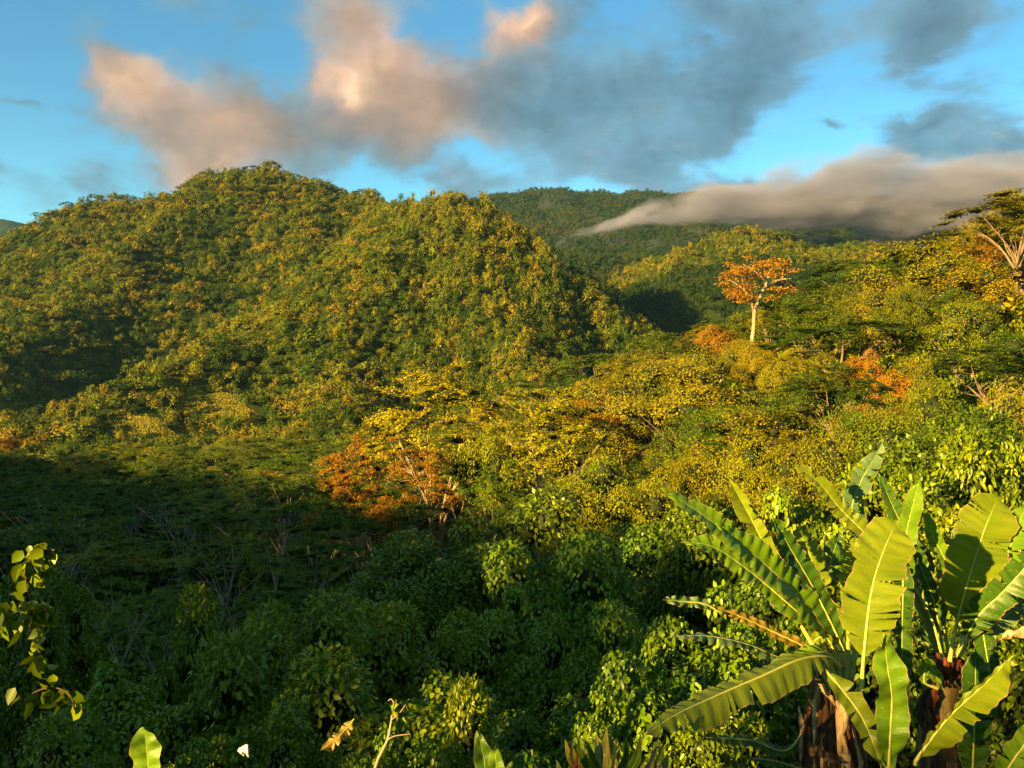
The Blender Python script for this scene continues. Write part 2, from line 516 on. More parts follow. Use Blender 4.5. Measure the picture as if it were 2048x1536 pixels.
AZ = np.unique(np.round(np.concatenate([np.arange(-46, 46.01, .2), np.arange(46, 314.1, 2.0)]), 3))   # degrees right of +Y
RAD = np.concatenate([[0.0], np.geomspace(2.0, 6500, 230)])
ga, gr = np.meshgrid(np.radians(AZ), RAD, indexing='ij')
GX, GY = np.sin(ga) * gr, np.cos(ga) * gr
GZ = H(GX, GY)


def Hq(x, y):
    """terrain height read from the grid"""
    x = np.atleast_1d(np.asarray(x, float)); y = np.atleast_1d(np.asarray(y, float))
    a = np.degrees(np.arctan2(x, y)); a = np.where(a < -46, a + 360, a)
    r = np.hypot(x, y)
    ia = np.interp(a, AZ, np.arange(len(AZ)))
    ir = np.interp(r, RAD, np.arange(len(RAD)))
    i0 = np.clip(ia.astype(int), 0, len(AZ) - 2); j0 = np.clip(ir.astype(int), 0, len(RAD) - 2)
    fa = ia - i0; fr = ir - j0
    return (GZ[i0, j0] * (1 - fa) + GZ[i0 + 1, j0] * fa) * (1 - fr) + (GZ[i0, j0 + 1] * (1 - fa) + GZ[i0 + 1, j0 + 1] * fa) * fr


# running horizon (tangent of elevation) for visibility
_tan = GZ[:, 1:] / RAD[None, 1:]
HOR = np.maximum.accumulate(np.where(RAD[None, 1:] > 60, _tan + 3.0 / RAD[None, 1:], -9), axis=1)


def visible(x, y, ztop, slack=0.0):
    a = np.degrees(np.arctan2(x, y)); r = np.hypot(x, y)
    i = np.clip(np.round(np.interp(a, AZ, np.arange(len(AZ)))).astype(int), 0, len(AZ) - 1)
    j = np.clip(np.interp(r * .97, RAD[1:], np.arange(len(RAD) - 1)).astype(int) - 1, 0, len(RAD) - 2)
    return (ztop + slack) / r > HOR[i, j]


def build_terrain():
    n, m = GX.shape
    co = np.stack([GX, GY, GZ], -1).reshape(-1, 3)
    i = np.arange(n - 1)[:, None] * m; j = np.arange(m - 1)[None, :]
    q = np.stack([i + j, i + j + 1, i + m + j + 1, i + m + j], -1).reshape(-1, 4)
    mat = bpy.data.materials.new('hillside_soil'); mat.use_nodes = True
    t = NT(mat.node_tree); p = t.n['Principled BSDF']
    geo = t.node('ShaderNodeNewGeometry')
    n1 = t.noise(geo.outputs['Position'], .05, 5, .6); n2 = t.noise(geo.outputs['Position'], 1.2, 6, .7)
    c = t.ramp(n2.outputs[0], [(.3, (.008, .014, .002)), (.55, (.018, .032, .003)), (.75, (.04, .050, .006))])
    t.l.new(t.mix(t.smooth(n1.outputs[0], .4, .65, 0, .4), c, (.03, .045, .004)), p.inputs['Base Color'])
    p.inputs['Roughness'].default_value = .95; p.inputs['Specular IOR Level'].default_value = .05
    bm = t.node('ShaderNodeBump'); bm.inputs['Distance'].default_value = .3
    t.l.new(n2.outputs[0], bm.inputs['Height']); t.l.new(bm.outputs[0], p.inputs['Normal'])
    me = mesh_np('terrain', co, q, [mat], smooth=True)
    obj('terrain', me, kind='structure')


build_terrain()

# ------------------------------------------------------------------ tree kinds (built once, shared meshes)
def crown_lumps(rng, n, rx, rz, squash=.8):
    """lump centres on an uneven dome"""
    d = rnd_dirs(n * 3, rng); d = d[d[:, 2] > -.35][:n]
    r = rng.uniform(.55, .95, (len(d), 1))
    return d * r * np.array([rx, rx, rz])


def make_crown(name, mat, seed, rx, rz, lumps, per, leaf, lump_r, kind='round', shape='quad', droop=.1):
    """unit-ish crown centred on its own middle"""
    rng = np.random.default_rng(seed)
    g = Geo()
    if kind == 'umbrella':
        a = rng.uniform(0, 2 * np.pi, lumps); rr = np.sqrt(rng.uniform(0.02, 1, lumps)) * rx
        c = np.stack([np.cos(a) * rr, np.sin(a) * rr, rz * (1 - (rr / rx) ** 2) * 1.0 + rng.normal(0, .14 * rz, lumps) - rz * .5 * rng.integers(0, 2, lumps) * rng.uniform(0, 1, lumps)], -1)
    elif kind == 'vine':
        d = rnd_dirs(lumps, rng)
        c = d * np.array([rx * .7, rx * .7, rz * .8])
    else:
        c = crown_lumps(rng, lumps, rx, rz)
    for cc in c:
        n = int(per * rng.uniform(.7, 1.3))
        lr = lump_r * rng.uniform(.65, 1.3)
        d = rnd_dirs(n, rng)
        if kind == 'umbrella':
            d[:, 2] = np.abs(d[:, 2]) * .6 - .1
            sc = np.array([1, 1, .36]) * lr
            tilt = cc[:2] / rx * rng.uniform(-.1, .55) + rng.normal(0, .22, 2)
            pos = d * sc * rng.uniform(.3, 1, (n, 1))
            pos[:, 2] -= pos[:, :2] @ tilt
            pos = cc + pos
            nr = norm(np.array([tilt[0], tilt[1], 1.0]) + d * .5 + rng.normal(0, .28, (n, 3)))
            td = norm(d * np.array([1, 1, .1]) + rng.normal(0, .4, (n, 3)) * np.array([1, 1, .3]))
        else:
            up = d[:, 2] < -.45
            d[up, 2] *= -1
            sc = np.array([1, 1, .85 if kind == 'round' else 1.5]) * lr
            pos = cc + d * sc * rng.uniform(.75, 1.03, (n, 1))
            out = norm(cc / np.array([rx, rx, rz]) + 1e-6)
            nr = norm(d + out * .4 + np.array([0, 0, .35]) + rng.normal(0, .22, (n, 3)))
            td = norm(d * .5 + np.array([0, 0, -.75 if kind != 'round' else -.35]) + rng.normal(0, .5, (n, 3)))
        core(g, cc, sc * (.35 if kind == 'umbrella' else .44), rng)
        s = leaf * rng.uniform(.65, 1.35, n)
        leaves(g, pos, td, nr, s, s * .62 if kind != 'umbrella' else s * .75, shape, droop)
    return g.mesh(name, [mat])


def make_trunk(name, mat, seed, h, r, nb, spread, fork=.45, crown_h=3.0, lean=.05, sides=6, twigs=2):
    """trunk with forking limbs; base at z = 0, limbs end spread out at the height h"""
    rng = np.random.default_rng(seed)
    g = Geo()
    f = fork * h
    x0 = rng.normal(0, lean * h, 2)
    trunk = curve_pts([(0, 0, -1.2), (x0[0] * .4, x0[1] * .2, f * .5), (x0[0], x0[1], f)], 7)
    tube(g, trunk, np.linspace(r * 1.25, r * .75, 7), sides)
    top = trunk[-1]
    for i in range(nb):
        a = 2 * np.pi * (i + rng.uniform(-.3, .3)) / nb
        e = rng.uniform(.45, 1.0) * spread
        end = np.array([np.cos(a) * e + top[0] * .5, np.sin(a) * e + top[1] * .5, h - rng.uniform(0, .25) * crown_h])
        mid = top * .55 + end * .45 + np.array([np.cos(a) * e * -.08, np.sin(a) * e * -.08, (h - f) * .06]) + rng.normal(0, .04 * h, 3)
        start = trunk[-1 - rng.integers(0, 2)]
        limb = curve_pts([start, mid, end], 7)
        rr = np.linspace(r * .6, r * .14, 7)
        tube(g, limb, rr, max(4, sides - 1))
        for k in range(twigs):
            j = rng.integers(2, 5)
            b = limb[j]
            e2 = b + norm(end - b + rng.normal(0, .6, 3) * np.linalg.norm(end - b)) * np.linalg.norm(end - b) * rng.uniform(.6, .95)
            e2[2] = max(e2[2], b[2] + .3)
            tw = curve_pts([b, (b + e2) / 2 + rng.normal(0, .02 * h, 3) , e2], 5)
            tube(g, tw, np.linspace(rr[j] * .6, r * .09, 5), 4)
    return g.mesh(name, [mat], smooth=True)


KINDS = {}


def reg(kind, variants):
    KINDS[kind] = variants   # list of (trunk mesh, crown mesh, height, crown width, crown base)


def tree_set(kind, seeds, cmat, tmat, h, rx, rz, cz, lumps, per, leaf, lump_r, ck, nb=5, fork=.45, r=.22, twigs=2, shape='quad'):
    out = []
    for s in seeds:
        cm = cmat[s % len(cmat)] if isinstance(cmat, list) else cmat
        crown = make_crown('crown', cm, s, rx, rz, lumps, per, leaf, lump_r, ck, shape)
        crown.transform(Matrix.Translation((0, 0, cz)))
        trunk = make_trunk('trunk', tmat, s + 500, cz + (rz * .4 if ck == 'umbrella' else 0), r, nb, rx * .8, fork, rz, twigs=twigs)
        out.append((trunk, crown, cz + rz * (1.05 if ck == 'umbrella' else 1), rx * 2, s))
    reg(kind, out)


# heights are modelled at about 14 m so that a scale of 1 reads as a real tree
tree_set('round', range(1, 7), [M_gold, M_gold, M_hill], M_mid_bark, 12, 4.6, 4.4, 8.4, 22, 520, .19, 1.6, 'round', nb=4)
tree_set('vine', range(11, 15), [M_gold, M_gold, M_hill], M_mid_bark, 12, 3.4, 5.4, 6.8, 20, 480, .18, 1.45, 'vine', nb=4)
tree_set('umbrella', range(21, 26), [M_gold, M_feather, M_hill], M_mid_bark, 13, 6.0, 3.2, 9.6, 44, 260, .19, 1.4, 'umbrella', nb=5, fork=.45)
tree_set('near', range(61, 64), [M_gold, M_hill], M_mid_bark, 12, 4.6, 4.4, 8.2, 34, 700, .13, 1.35, 'round', nb=4)
tree_set('goldfan', range(71, 73), M_orange, M_bark, 12, 5.0, 4.4, 7.4, 60, 320, .16, 1.3, 'umbrella', nb=6, fork=.3, r=.2, twigs=3)
tree_set('orange', range(31, 33), M_orange, M_bark, 11, 4.2, 3.8, 7.6, 24, 420, .18, 1.4, 'round', nb=5, fork=.3)
tree_set('feather', range(41, 46), M_feather, M_pale, 14, 6.2, 3.6, 10.0, 36, 230, .17, 1.25, 'umbrella', nb=6, fork=.35, r=.12, twigs=3)
tree_set('fan', range(51, 53), M_bright, M_bark, 14, 6.6, 4.8, 8.8, 80, 300, .17, 1.4, 'umbrella', nb=7, fork=.3, r=.3, twigs=3)


def tree_obj(name, kind, var, loc, w, h, rz, label, cat='tree', group=None, cmat=None):
    tr, cr, hh, ww, _ = KINDS[kind][var % len(KINDS[kind])]
    root = bpy.data.objects.new(name, None); COL.objects.link(root)
    root.empty_display_size = .5
    root.location = loc; root.rotation_euler = (0, 0, rz)
    root.scale = (w / ww, w / ww, h / hh)
    root['label'] = label; root['category'] = cat
    if group: root['group'] = group
    a = obj('trunk', tr, root); b = obj('crown', cr, root)
    return root


# ------------------------------------------------------------------ where the trees stand
def jgrid(x0, x1, y0, y1, s, rng):
    gx, gy = np.meshgrid(np.arange(x0, x1, s), np.arange(y0, y1, s * .87))
    gx = gx + (np.arange(gx.shape[0]) % 2)[:, None] * s * .5
    p = np.stack([gx.ravel(), gy.ravel()], -1)
    return p + rng.uniform(-.36, .36, p.shape) * s


def pix(x, y, z):
    return W2 + x / y * F, H2 - z / y * F


ZONES = []
rngP = np.random.default_rng(5)
pts = []
for (y0, y1, s, hmin, hmax) in ((92, 240, 9.2, 9, 14), (240, 700, 6.1, 6.5, 10), (700, 960, 6.8, 7, 10.5), (960, 2500, 10.5, 8, 12)):
    p = jgrid(-y1 * .72, y1 * .72, y0, y1, s, rngP)
    p = p[np.abs(p[:, 0]) < p[:, 1] * .70 + 12]
    em = rngP.random(len(p)) < .14
    hgt = rngP.uniform(hmin, hmax, len(p)) * np.where(em, 1.22, 1)
    wid = rngP.uniform(.6, 1.35, len(p)) * s * np.where(em, 1.75, 1)
    pts.append(np.column_stack([p, hgt, wid]))
pts = np.vstack(pts)
gz = Hq(pts[:, 0], pts[:, 1])
pts = np.column_stack([pts, gz])
pu, pv = pix(pts[:, 0], pts[:, 1], pts[:, 4] + pts[:, 2])
keep = visible(pts[:, 0], pts[:, 1], pts[:, 4] + pts[:, 2], 3.0)
# grassy ledges and clearings keep free of trees: (u, v, depth, half width m, half depth m)
def hit(u, v, canopy=0.0, r0=60, r1=3000):
    """where the line of sight through a pixel meets the ground (or the canopy above it)"""
    d = np.geomspace(r0, r1, 3000)
    below = (H2 - v) / F * d < Hq((u - W2) / F * d, d) + canopy
    return float(d[np.argmax(below)]) if below.any() else r1


CLEAR = [(u, v, hit(u, v), a, b) for (u, v, a, b) in ((420, 800, 15, 2), (290, 846, 11, 2), (40, 842, 18, 3), (250, 495, 6, 14))]
print('CLEAR', CLEAR)
for (u, v, d, rx_, ry_) in CLEAR:
    q = P3(u, v, d)
    keep &= (((pts[:, 0] - q[0]) / (rx_ + 3)) ** 2 + ((pts[:, 1] - q[1] + 5) / (ry_ + 7)) ** 2) > 1
# nothing taller than the lone pale tree's fork stands before it
keep &= ~((pu > 1425) & (pu < 1590) & (pts[:, 1] > 118) & (pts[:, 1] < 153) & (pv < 690))
keep &= ~((pu > 1440) & (pu < 1570) & (pts[:, 1] <= 118) & (pv < 690))
keep &= ~((pu > 740) & (pu < 1270) & (pts[:, 1] < 100) & (pv < 925))
keep &= rngP.random(len(pts)) > .03
pts = pts[keep]; pu = pu[keep]; pv = pv[keep]
print('TREES', len(pts))

# trees that stand out in the view, placed one by one: (name, kind, variant, u, v of the crown top, depth, crown px, label)
SPECIAL = [
    ('umbrella_tree', 'fan', 0, 880, 752, 98, 350, 'broad golden fan-shaped tree below the middle hill, tallest of the lit valley trees'),
    ('umbrella_tree', 'fan', 1, 1125, 770, 90, 320, 'yellow layered tree with dark hollow underneath, just beyond the tall fan-shaped tree'),
    ('golden_tree', 'goldfan', 0, 700, 895, 84, 170, 'orange feathery tree at the edge of the shadow below the fan-shaped tree'),
    ('golden_tree', 'goldfan', 1, 830, 895, 82, 180, 'orange-gold layered tree directly beneath the tall fan-shaped tree'),
    ('round_tree', 'round', 1, 975, 855, 86, 150, 'light yellow-green round tree wedged between the two layered golden trees'),
    ('vine_covered_tree', 'vine', 1, 1320, 715, 128, 190, 'golden vine-draped tree mass left of the solitary pale-trunked tree'),
    ('vine_covered_tree', 'vine', 0, 1225, 755, 135, 150, 'small yellow vine-hung tree behind the yellow layered tree'),
    ('umbrella_tree', 'umbrella', 0, 1490, 830, 76, 300, 'sparse yellow-green tree with bare pale forked branches behind the banana plants'),
    ('umbrella_tree', 'feather', 1, 1250, 905, 70, 270, 'green feathery tree with white forked limbs in front of the yellow layered tree'),
    ('umbrella_tree', 'umbrella', 1, 1680, 640, 122, 330, 'wide dark green layered tree on the hillside above the banana plants'),
    ('umbrella_tree', 'umbrella', 2, 1960, 700, 100, 300, 'flat-topped golden tree with pale limbs near the edge of the picture'),
    ('umbrella_tree', 'near', 1, 2030, 392, 150, 170, 'dark dense tree on the skyline, topmost of the hillside'),
    ('umbrella_tree', 'feather', 2, 1110, 950, 62, 260, 'soft green feathery tree below the yellow layered tree'),
    ('round_tree', 'near', 0, 1220, 925, 50, 270, 'lighter green small-leaved tree under the white forked limbs'),
    ('round_tree', 'near', 1, 1640, 885, 46, 300, 'golden-tipped leafy tree right above the top banana leaves'),
    ('round_tree', 'near', 2, 1500, 905, 56, 230, 'yellow-green bushy treetop beside the bare pale branches'),
    ('round_tree', 'near', 0, 1790, 785, 64, 320, 'yellow-leaved treetop halfway up to the hillside'),
    ('round_tree', 'near', 1, 2010, 800, 56, 250, 'orange-yellow leafy treetop touching the right edge'),
    ('round_tree', 'near', 2, 1900, 850, 52, 300, 'dark-hearted leafy tree behind the second banana plant'),
    ('round_tree', 'near', 1, 1380, 930, 58, 220, 'soft green tree with small leaves above the longest upright banana leaf'),
    ('round_tree', 'near', 2, 1400, 850, 84, 200, 'bright yellow-green tree on the near side of the sparse pale-branched tree'),
    ('round_tree', 'near', 1, 1512, 700, 124, 130, 'low round tree hiding the foot of the lone pale trunk'),
    # feathery trees in the shade on the near slope
    ('feathery_tree', 'feather', 0, 330, 915, 92, 300, 'shaded feathery tree at the foot of the grassy ledges'),
    ('feathery_tree', 'feather', 1, 120, 940, 88, 300, 'shaded feathery tree near the edge, below the lowest grassy clearing'),
    ('feathery_tree', 'feather', 2, 560, 915, 90, 300, 'pale-limbed feathery tree in shade, left of the orange bushy tree'),
    ('feathery_tree', 'feather', 3, 770, 985, 74, 290, 'shaded thin-crowned tree with many upright pale stems below the orange trees'),
    ('feathery_tree', 'feather', 4, 130, 1010, 66, 280, 'shaded flat-crowned tree with two pale leaning stems near the left edge'),
    ('feathery_tree', 'feather', 0, 420, 985, 74, 290, 'shaded umbrella-crowned tree in front of two other feathery trees'),
    ('feathery_tree', 'feather', 1, 620, 985, 72, 260, 'shaded tree with open crown over a sunlit gap'),
    ('feathery_tree', 'feather', 3, 30, 1040, 60, 260, 'dark feathery tree cut by the left edge'),
    ('feathery_tree', 'feather', 2, 240, 1085, 52, 290, 'dark flat-topped tree on two bare stems above the big-leaved vine'),
    ('feathery_tree', 'feather', 4, 480, 1075, 58, 300, 'dim green feathery tree above the narrow upright bush'),
    ('feathery_tree', 'feather', 0, 690, 1070, 56, 260, 'olive feathery tree beside the dark vine-covered mass'),
    ('feathery_tree', 'feather', 1, 330, 1165, 42, 260, 'brownish-green low tree directly behind the narrow upright bush'),
    ('feathery_tree', 'feather', 3, 560, 1150, 44, 240, 'low olive tree just above the round bright bush'),
    ('feathery_tree', 'feather', 2, 1010, 930, 72, 200, 'dim green feathery tree at the foot of the fan-shaped tree'),
]
placed = []
for i, (nm, kd, var, u, v, d, wpx, lab) in enumerate(SPECIAL):
    q = P3(u, v, d)
    zg = float(Hq(q[0], q[1])[0])
    hh = max(q[2] - zg, 5.0)
    tree_obj(nm, kd, var, (q[0], q[1], zg), wpx / F * d, hh, 1.3 * i, lab)
    placed.append((q[0], q[1], wpx / F * d * .42))
for (x, y, r_) in placed:
    k_ = np.hypot(pts[:, 0] - x, pts[:, 1] - y) > r_
    pts = pts[k_]; pu = pu[k_]; pv = pv[k_]

# the 270 largest become trees of their own; the rest of the forest is one canopy per hill
ORD = ['first', 'second', 'third', 'fourth', 'fifth', 'sixth', 'seventh', 'eighth', 'ninth', 'tenth', 'eleventh', 'twelfth', 'thirteenth', 'fourteenth', 'fifteenth',
       'sixteenth', 'seventeenth', 'eighteenth', 'nineteenth', 'twentieth', 'twenty-first', 'twenty-second', 'twenty-third', 'twenty-fourth', 'twenty-fifth', 'twenty-sixth',
       'twenty-seventh', 'twenty-eighth', 'twenty-ninth', 'thirtieth']
wpx = pts[:, 3] / pts[:, 1] * F
inview = (pu > -30) & (pu < 2078) & (pv > 300) & (pv < 1000)
strict = visible(pts[:, 0], pts[:, 1], pts[:, 4] + pts[:, 2], -2.5)
score = np.where(inview & strict, wpx, 0)
top = np.argsort(-score)[:262]
isind = np.zeros(len(pts), bool); isind[top] = True


def zone_of(u, v, d):
    if u > 1180 and d < 235: return 'right hillside'
    if d < 235: return 'valley floor'
    return 'foot of the middle hill'


rngI = np.random.default_rng(77)
ind = []
for i in top:
    x, y, h_, w_, z_ = pts[i]
    zn = zone_of(pu[i], pv[i], y)
    r_ = rngI.random()
    if zn == 'right hillside':
        kd = 'round' if r_ < .42 else 'vine' if r_ < .62 else 'umbrella' if r_ < .89 else 'orange'
    elif zn == 'valley floor':
        kd = 'feather' if r_ < .62 else 'round' if r_ < .85 else 'umbrella'
    else:
        kd = 'round' if r_ < .5 else 'vine' if r_ < .85 else 'umbrella' if r_ < .95 else 'orange'
    ind.append([i, zn, kd, pu[i], pv[i]])
NM = {'round': ('round_tree', 'round-crowned tree'), 'vine': ('vine_covered_tree', 'vine-draped tree'), 'umbrella': ('umbrella_tree', 'flat-topped layered tree'),
      'orange': ('golden_tree', 'orange-leaved tree'), 'feather': ('feathery_tree', 'fine-leaved feathery tree')}
WHERE = {'right hillside': ['on the skyline of the right hillside', 'high on the right hillside', 'halfway up the right hillside', 'low on the right hillside', 'at the foot of the right hillside'],
         'valley floor': ['in the farthest row across the valley', 'in the second farthest valley row', 'in the third farthest valley row',
                          'in the third nearest valley row', 'in the second nearest valley row', 'in the nearest valley row'],
         'foot of the middle hill': ['on the lower slope of the middle hill', 'at the foot of the middle hill']}
for zn in WHERE:
    zi = [r for r in ind if r[1] == zn]
    if not zi: continue
    rows = len(WHERE[zn])
    vs = sorted(r[4] for r in zi)
    for row in range(rows):
        lo, hi = vs[len(vs) * row // rows], (vs[len(vs) * (row + 1) // rows] if row < rows - 1 else 1e9)
        rr = [r for r in zi if lo <= r[4] < hi]
        for kd in NM:
            ks = sorted([r for r in rr if r[2] == kd], key=lambda r: r[3])
            for n_, (i, _, _, u_, v_) in enumerate(ks):
                x, y, h_, w_, z_ = pts[i]
                what = NM[kd][1]
                if len(ks) == 1: lab = 'only %s %s' % (what, WHERE[zn][row])
                else: lab = '%s %s %s, from the left' % (ORD[min(n_, 29)], what, WHERE[zn][row])
                f = 1.3 if kd in ('umbrella', 'feather') else 1.0
                tree_obj(NM[kd][0], kd, int(rngI.integers(0, 20)), (x, y, z_), w_ * f * 1.02, h_ * (1.1 if kd == 'umbrella' else 1) * 1.1, rngI.uniform(0, 6.28), lab,
                         group='forest trees on the ' + zn)

# ---- canopy of the far forest
def far_tree(seed, rx, rz, cz, lumps, per, leaf, lump_r, ck, mat, trunk=True):
    g = Geo()
    rng = np.random.default_rng(seed)
    me = make_crown('canopy_tree', mat, seed, rx, rz, lumps, per, leaf, lump_r, ck)
    me.transform(Matrix.Translation((0, 0, cz)))
    return me


def proto_collection(name, mats):
    c = bpy.data.collections.new(name)
    k = 0
    for i, (rx, rz, cz, lumps, per, leaf, lr, ck) in enumerate([
            (1, .95, 1.2, 7, 80, .16, .55, 'round'), (.9, 1.2, 1.1, 6, 90, .16, .55, 'round'), (.75, 1.35, 1.0, 8, 80, .15, .42, 'vine'),
            (.65, 1.5, .95, 8, 80, .15, .40, 'vine'), (1.15, .5, 1.6, 12, 42, .15, .40, 'umbrella'), (1.0, .9, 1.2, 9, 66, .15, .45, 'round'),
            (.8, 1.1, 1.1, 5, 110, .15, .55, 'round'), (.9, 1.0, 1.2, 6, 90, .15, .55, 'round')]):
        me = far_tree(900 + i, rx, rz, cz, lumps, per, leaf, lr, ck, mats[i % len(mats)])
        o = bpy.data.objects.new('canopy_%02d' % i, me)
        c.objects.link(o)
    return c


def gn_scatter(name, coll, P, scl, rot, idx, label, cat):
    me = bpy.data.meshes.new(name)
    me.vertices.add(len(P))
    me.vertices.foreach_set('co', np.asarray(P, np.float32).ravel())
    for an, typ, key, arr in (('scl', 'FLOAT_VECTOR', 'vector', scl), ('rot', 'FLOAT_VECTOR', 'vector', rot), ('idx', 'INT', 'value', idx)):
        a = me.attributes.new(an, typ, 'POINT')
        a.data.foreach_set(key, np.asarray(arr, np.int32 if typ == 'INT' else np.float32).ravel())
    me.update()
    o = obj(name, me, kind='stuff', label=label, cat=cat)
    ng = bpy.data.node_groups.new(name, 'GeometryNodeTree')
    ng.interface.new_socket('Geometry', in_out='INPUT', socket_type='NodeSocketGeometry')
    ng.interface.new_socket('Geometry', in_out='OUTPUT', socket_type='NodeSocketGeometry')
    n, l = ng.nodes, ng.links
    gi = n.new('NodeGroupInput'); go = n.new('NodeGroupOutput')
    m2p = n.new('GeometryNodeMeshToPoints')
    ci = n.new('GeometryNodeCollectionInfo'); ci.inputs[0].default_value = coll
    ci.inputs['Separate Children'].default_value = True; ci.inputs['Reset Children'].default_value = True
    iop = n.new('GeometryNodeInstanceOnPoints'); iop.inputs['Pick Instance'].default_value = True
    def attr(nm, typ):
        a = n.new('GeometryNodeInputNamedAttribute'); a.data_type = typ; a.inputs[0].default_value = nm
        return a.outputs[0]
    l.new(gi.outputs[0], m2p.inputs[0]); l.new(m2p.outputs[0], iop.inputs['Points'])
    l.new(ci.outputs[0], iop.inputs['Instance'])
    l.new(attr('idx', 'INT'), iop.inputs['Instance Index'])
    l.new(attr('scl', 'FLOAT_VECTOR'), iop.inputs['Scale'])
    e2r = n.new('FunctionNodeEulerToRotation'); l.new(attr('rot', 'FLOAT_VECTOR'), e2r.inputs[0])
    l.new(e2r.outputs[0], iop.inputs['Rotation'])
    l.new(iop.outputs[0], go.inputs[0])
    mod = o.modifiers.new('scatter', 'NODES'); mod.node_group = ng
    return o


coll_hill = proto_collection('hill_canopy_kinds', [M_hill, M_gold, M_hill, M_gold, M_hill])
coll_far_shade = proto_collection('far_canopy_shade_kinds', [M_far_shade])
rest = ~isind
knoll = np.array([P3(*q)[:2] for q in [(1290, 560, 900), (1340, 505, 880), (1420, 474, 860), (1520, 458, 840), (1600, 478, 820), (1700, 486, 800), (1800, 500, 780), (1950, 540, 760)]])
kd_ = np.min(np.hypot(pts[:, 0][:, None] - knoll[:, 0], pts[:, 1][:, None] - knoll[:, 1]), axis=1)
cloud_shade = (pts[:, 1] >= 860) | ((pts[:, 1] > 560) & (pts[:, 0] / pts[:, 1] > -.03) & (kd_ > 75) & (pv > 470) & (pu > 1040))  # slopes given the shadow-darkened leaves; the sunlit knoll is left out
cloud_shade &= ~((kd_ < 75) & (pts[:, 1] < 960))
for nm, sel, coll, lab in (
        ('near_forest', rest & (pts[:, 1] < 240), coll_hill, 'tangled treetops filling the gaps between the nearer hillside trees'),
        ('mountain_forest', rest & (pts[:, 1] >= 240) & ~cloud_shade , coll_hill, 'dense golden-green forest covering the left mountain and middle hill'),
        ('far_forest', rest & (pts[:, 1] >= 240) & cloud_shade, coll_far_shade, 'hazy forest on the far range, cloud shadow painted into its dark green')):
    q = pts[sel]
    n = len(q)
    w = q[:, 3] * .60 * (1.0 if 'far' not in nm else 1.0)
    hh = q[:, 2] / 2.2
    qu = W2 + q[:, 0] / q[:, 1] * F
    col_ = (qu > 820) & (qu < 1350) & (rngP.random(n) < .7)      # tall vine-hung columns on the steep flank
    gn_scatter(nm, coll, np.column_stack([q[:, 0], q[:, 1], q[:, 4] - 1.5]), np.column_stack([w, w, hh * np.where(col_, 1.3, 1)]),
               np.column_stack([np.zeros(n), np.zeros(n), rngP.uniform(0, 6.28, n)]), np.where(col_, rngP.choice([2, 3, 2, 3, 1], n), rngP.integers(0, 8, n)), lab, 'forest')

# unseen trees added on the hill behind the camera to break its shadow edge
pb = jgrid(-300, 260, -300, 160, 6.5, rngP)
pb = pb[(np.hypot(pb[:, 0], pb[:, 1]) > 38) & ((pb[:, 1] < 20) | (pb[:, 0] < -pb[:, 1] * .75 - 30))]
zb = Hq(pb[:, 0], pb[:, 1])
n = len(pb)
s_ = rngP.uniform(3.2, 5.2, n)
gn_scatter('hilltop_forest', coll_hill, np.column_stack([pb, zb - 1]), np.column_stack([s_, s_, s_ * .8]),
           np.column_stack([np.zeros(n), np.zeros(n), rngP.uniform(0, 6.28, n)]), rngP.integers(0, 8, n), 'unseen forest added on the shading hill behind the viewpoint', 'forest')
# ------------------------------------------------------------------ undergrowth between the trees (uncountable)
def bush_mesh(name, mat, seed, lumps=10, per=40, leaf=.16, lr=.42, rx=1.0, rz=.8):
    rng = np.random.default_rng(seed)
    g = Geo()
    d = rnd_dirs(lumps, rng); d[:, 2] = np.abs(d[:, 2])
    for cc in d * np.array([rx * .7, rx * .7, rz * .7]):
        n = int(per * rng.uniform(.7, 1.3)); dd = rnd_dirs(n, rng); dd[:, 2] = np.where(dd[:, 2] < -.3, -dd[:, 2], dd[:, 2])
        pos = cc + dd * lr * rng.uniform(.7, 1.1, (n, 1))
        s = leaf * rng.uniform(.6, 1.4, n)
        leaves(g, pos, dd * .5 + np.array([0, 0, -.5]) + rng.normal(0, .5, (n, 3)), norm(dd + np.array([0, 0, .5]) + rng.normal(0, .4, (n, 3))), s, s * .65)
    return g.mesh(name, [mat])


coll_bush = bpy.data.collections.new('bush_kinds')
for i in range(4):
    coll_bush.objects.link(bpy.data.objects.new('bush_%02d' % i, bush_mesh('undergrowth', [M_shrub, M_hill][i % 2], 70 + i, 14, 46, .17, .42)))
p = np.vstack([jgrid(-60, 60, 9, 60, 2.6, rngP), jgrid(-130, 160, 60, 200, 4.2, rngP)])
p = p[np.abs(p[:, 0]) < p[:, 1] * .72 + 6]
z_ = Hq(p[:, 0], p[:, 1]); n = len(p)
big = np.where(p[:, 1] > 60, 1.75, 1.0)
s_ = rngP.uniform(1.2, 2.1, n) * big
hz_ = rngP.uniform(1.6, 3.6, n) * np.where(p[:, 1] > 60, 1.6, np.clip((p[:, 1] - 8) / 60, .25, .6))
gn_scatter('undergrowth', coll_bush, np.column_stack([p, z_ - .2]), np.column_stack([s_, s_, hz_]),
           np.column_stack([np.zeros(n), np.zeros(n), rngP.uniform(0, 6.28, n)]), rngP.integers(0, 4, n), 'low leafy undergrowth covering the slope between the trees', 'undergrowth')


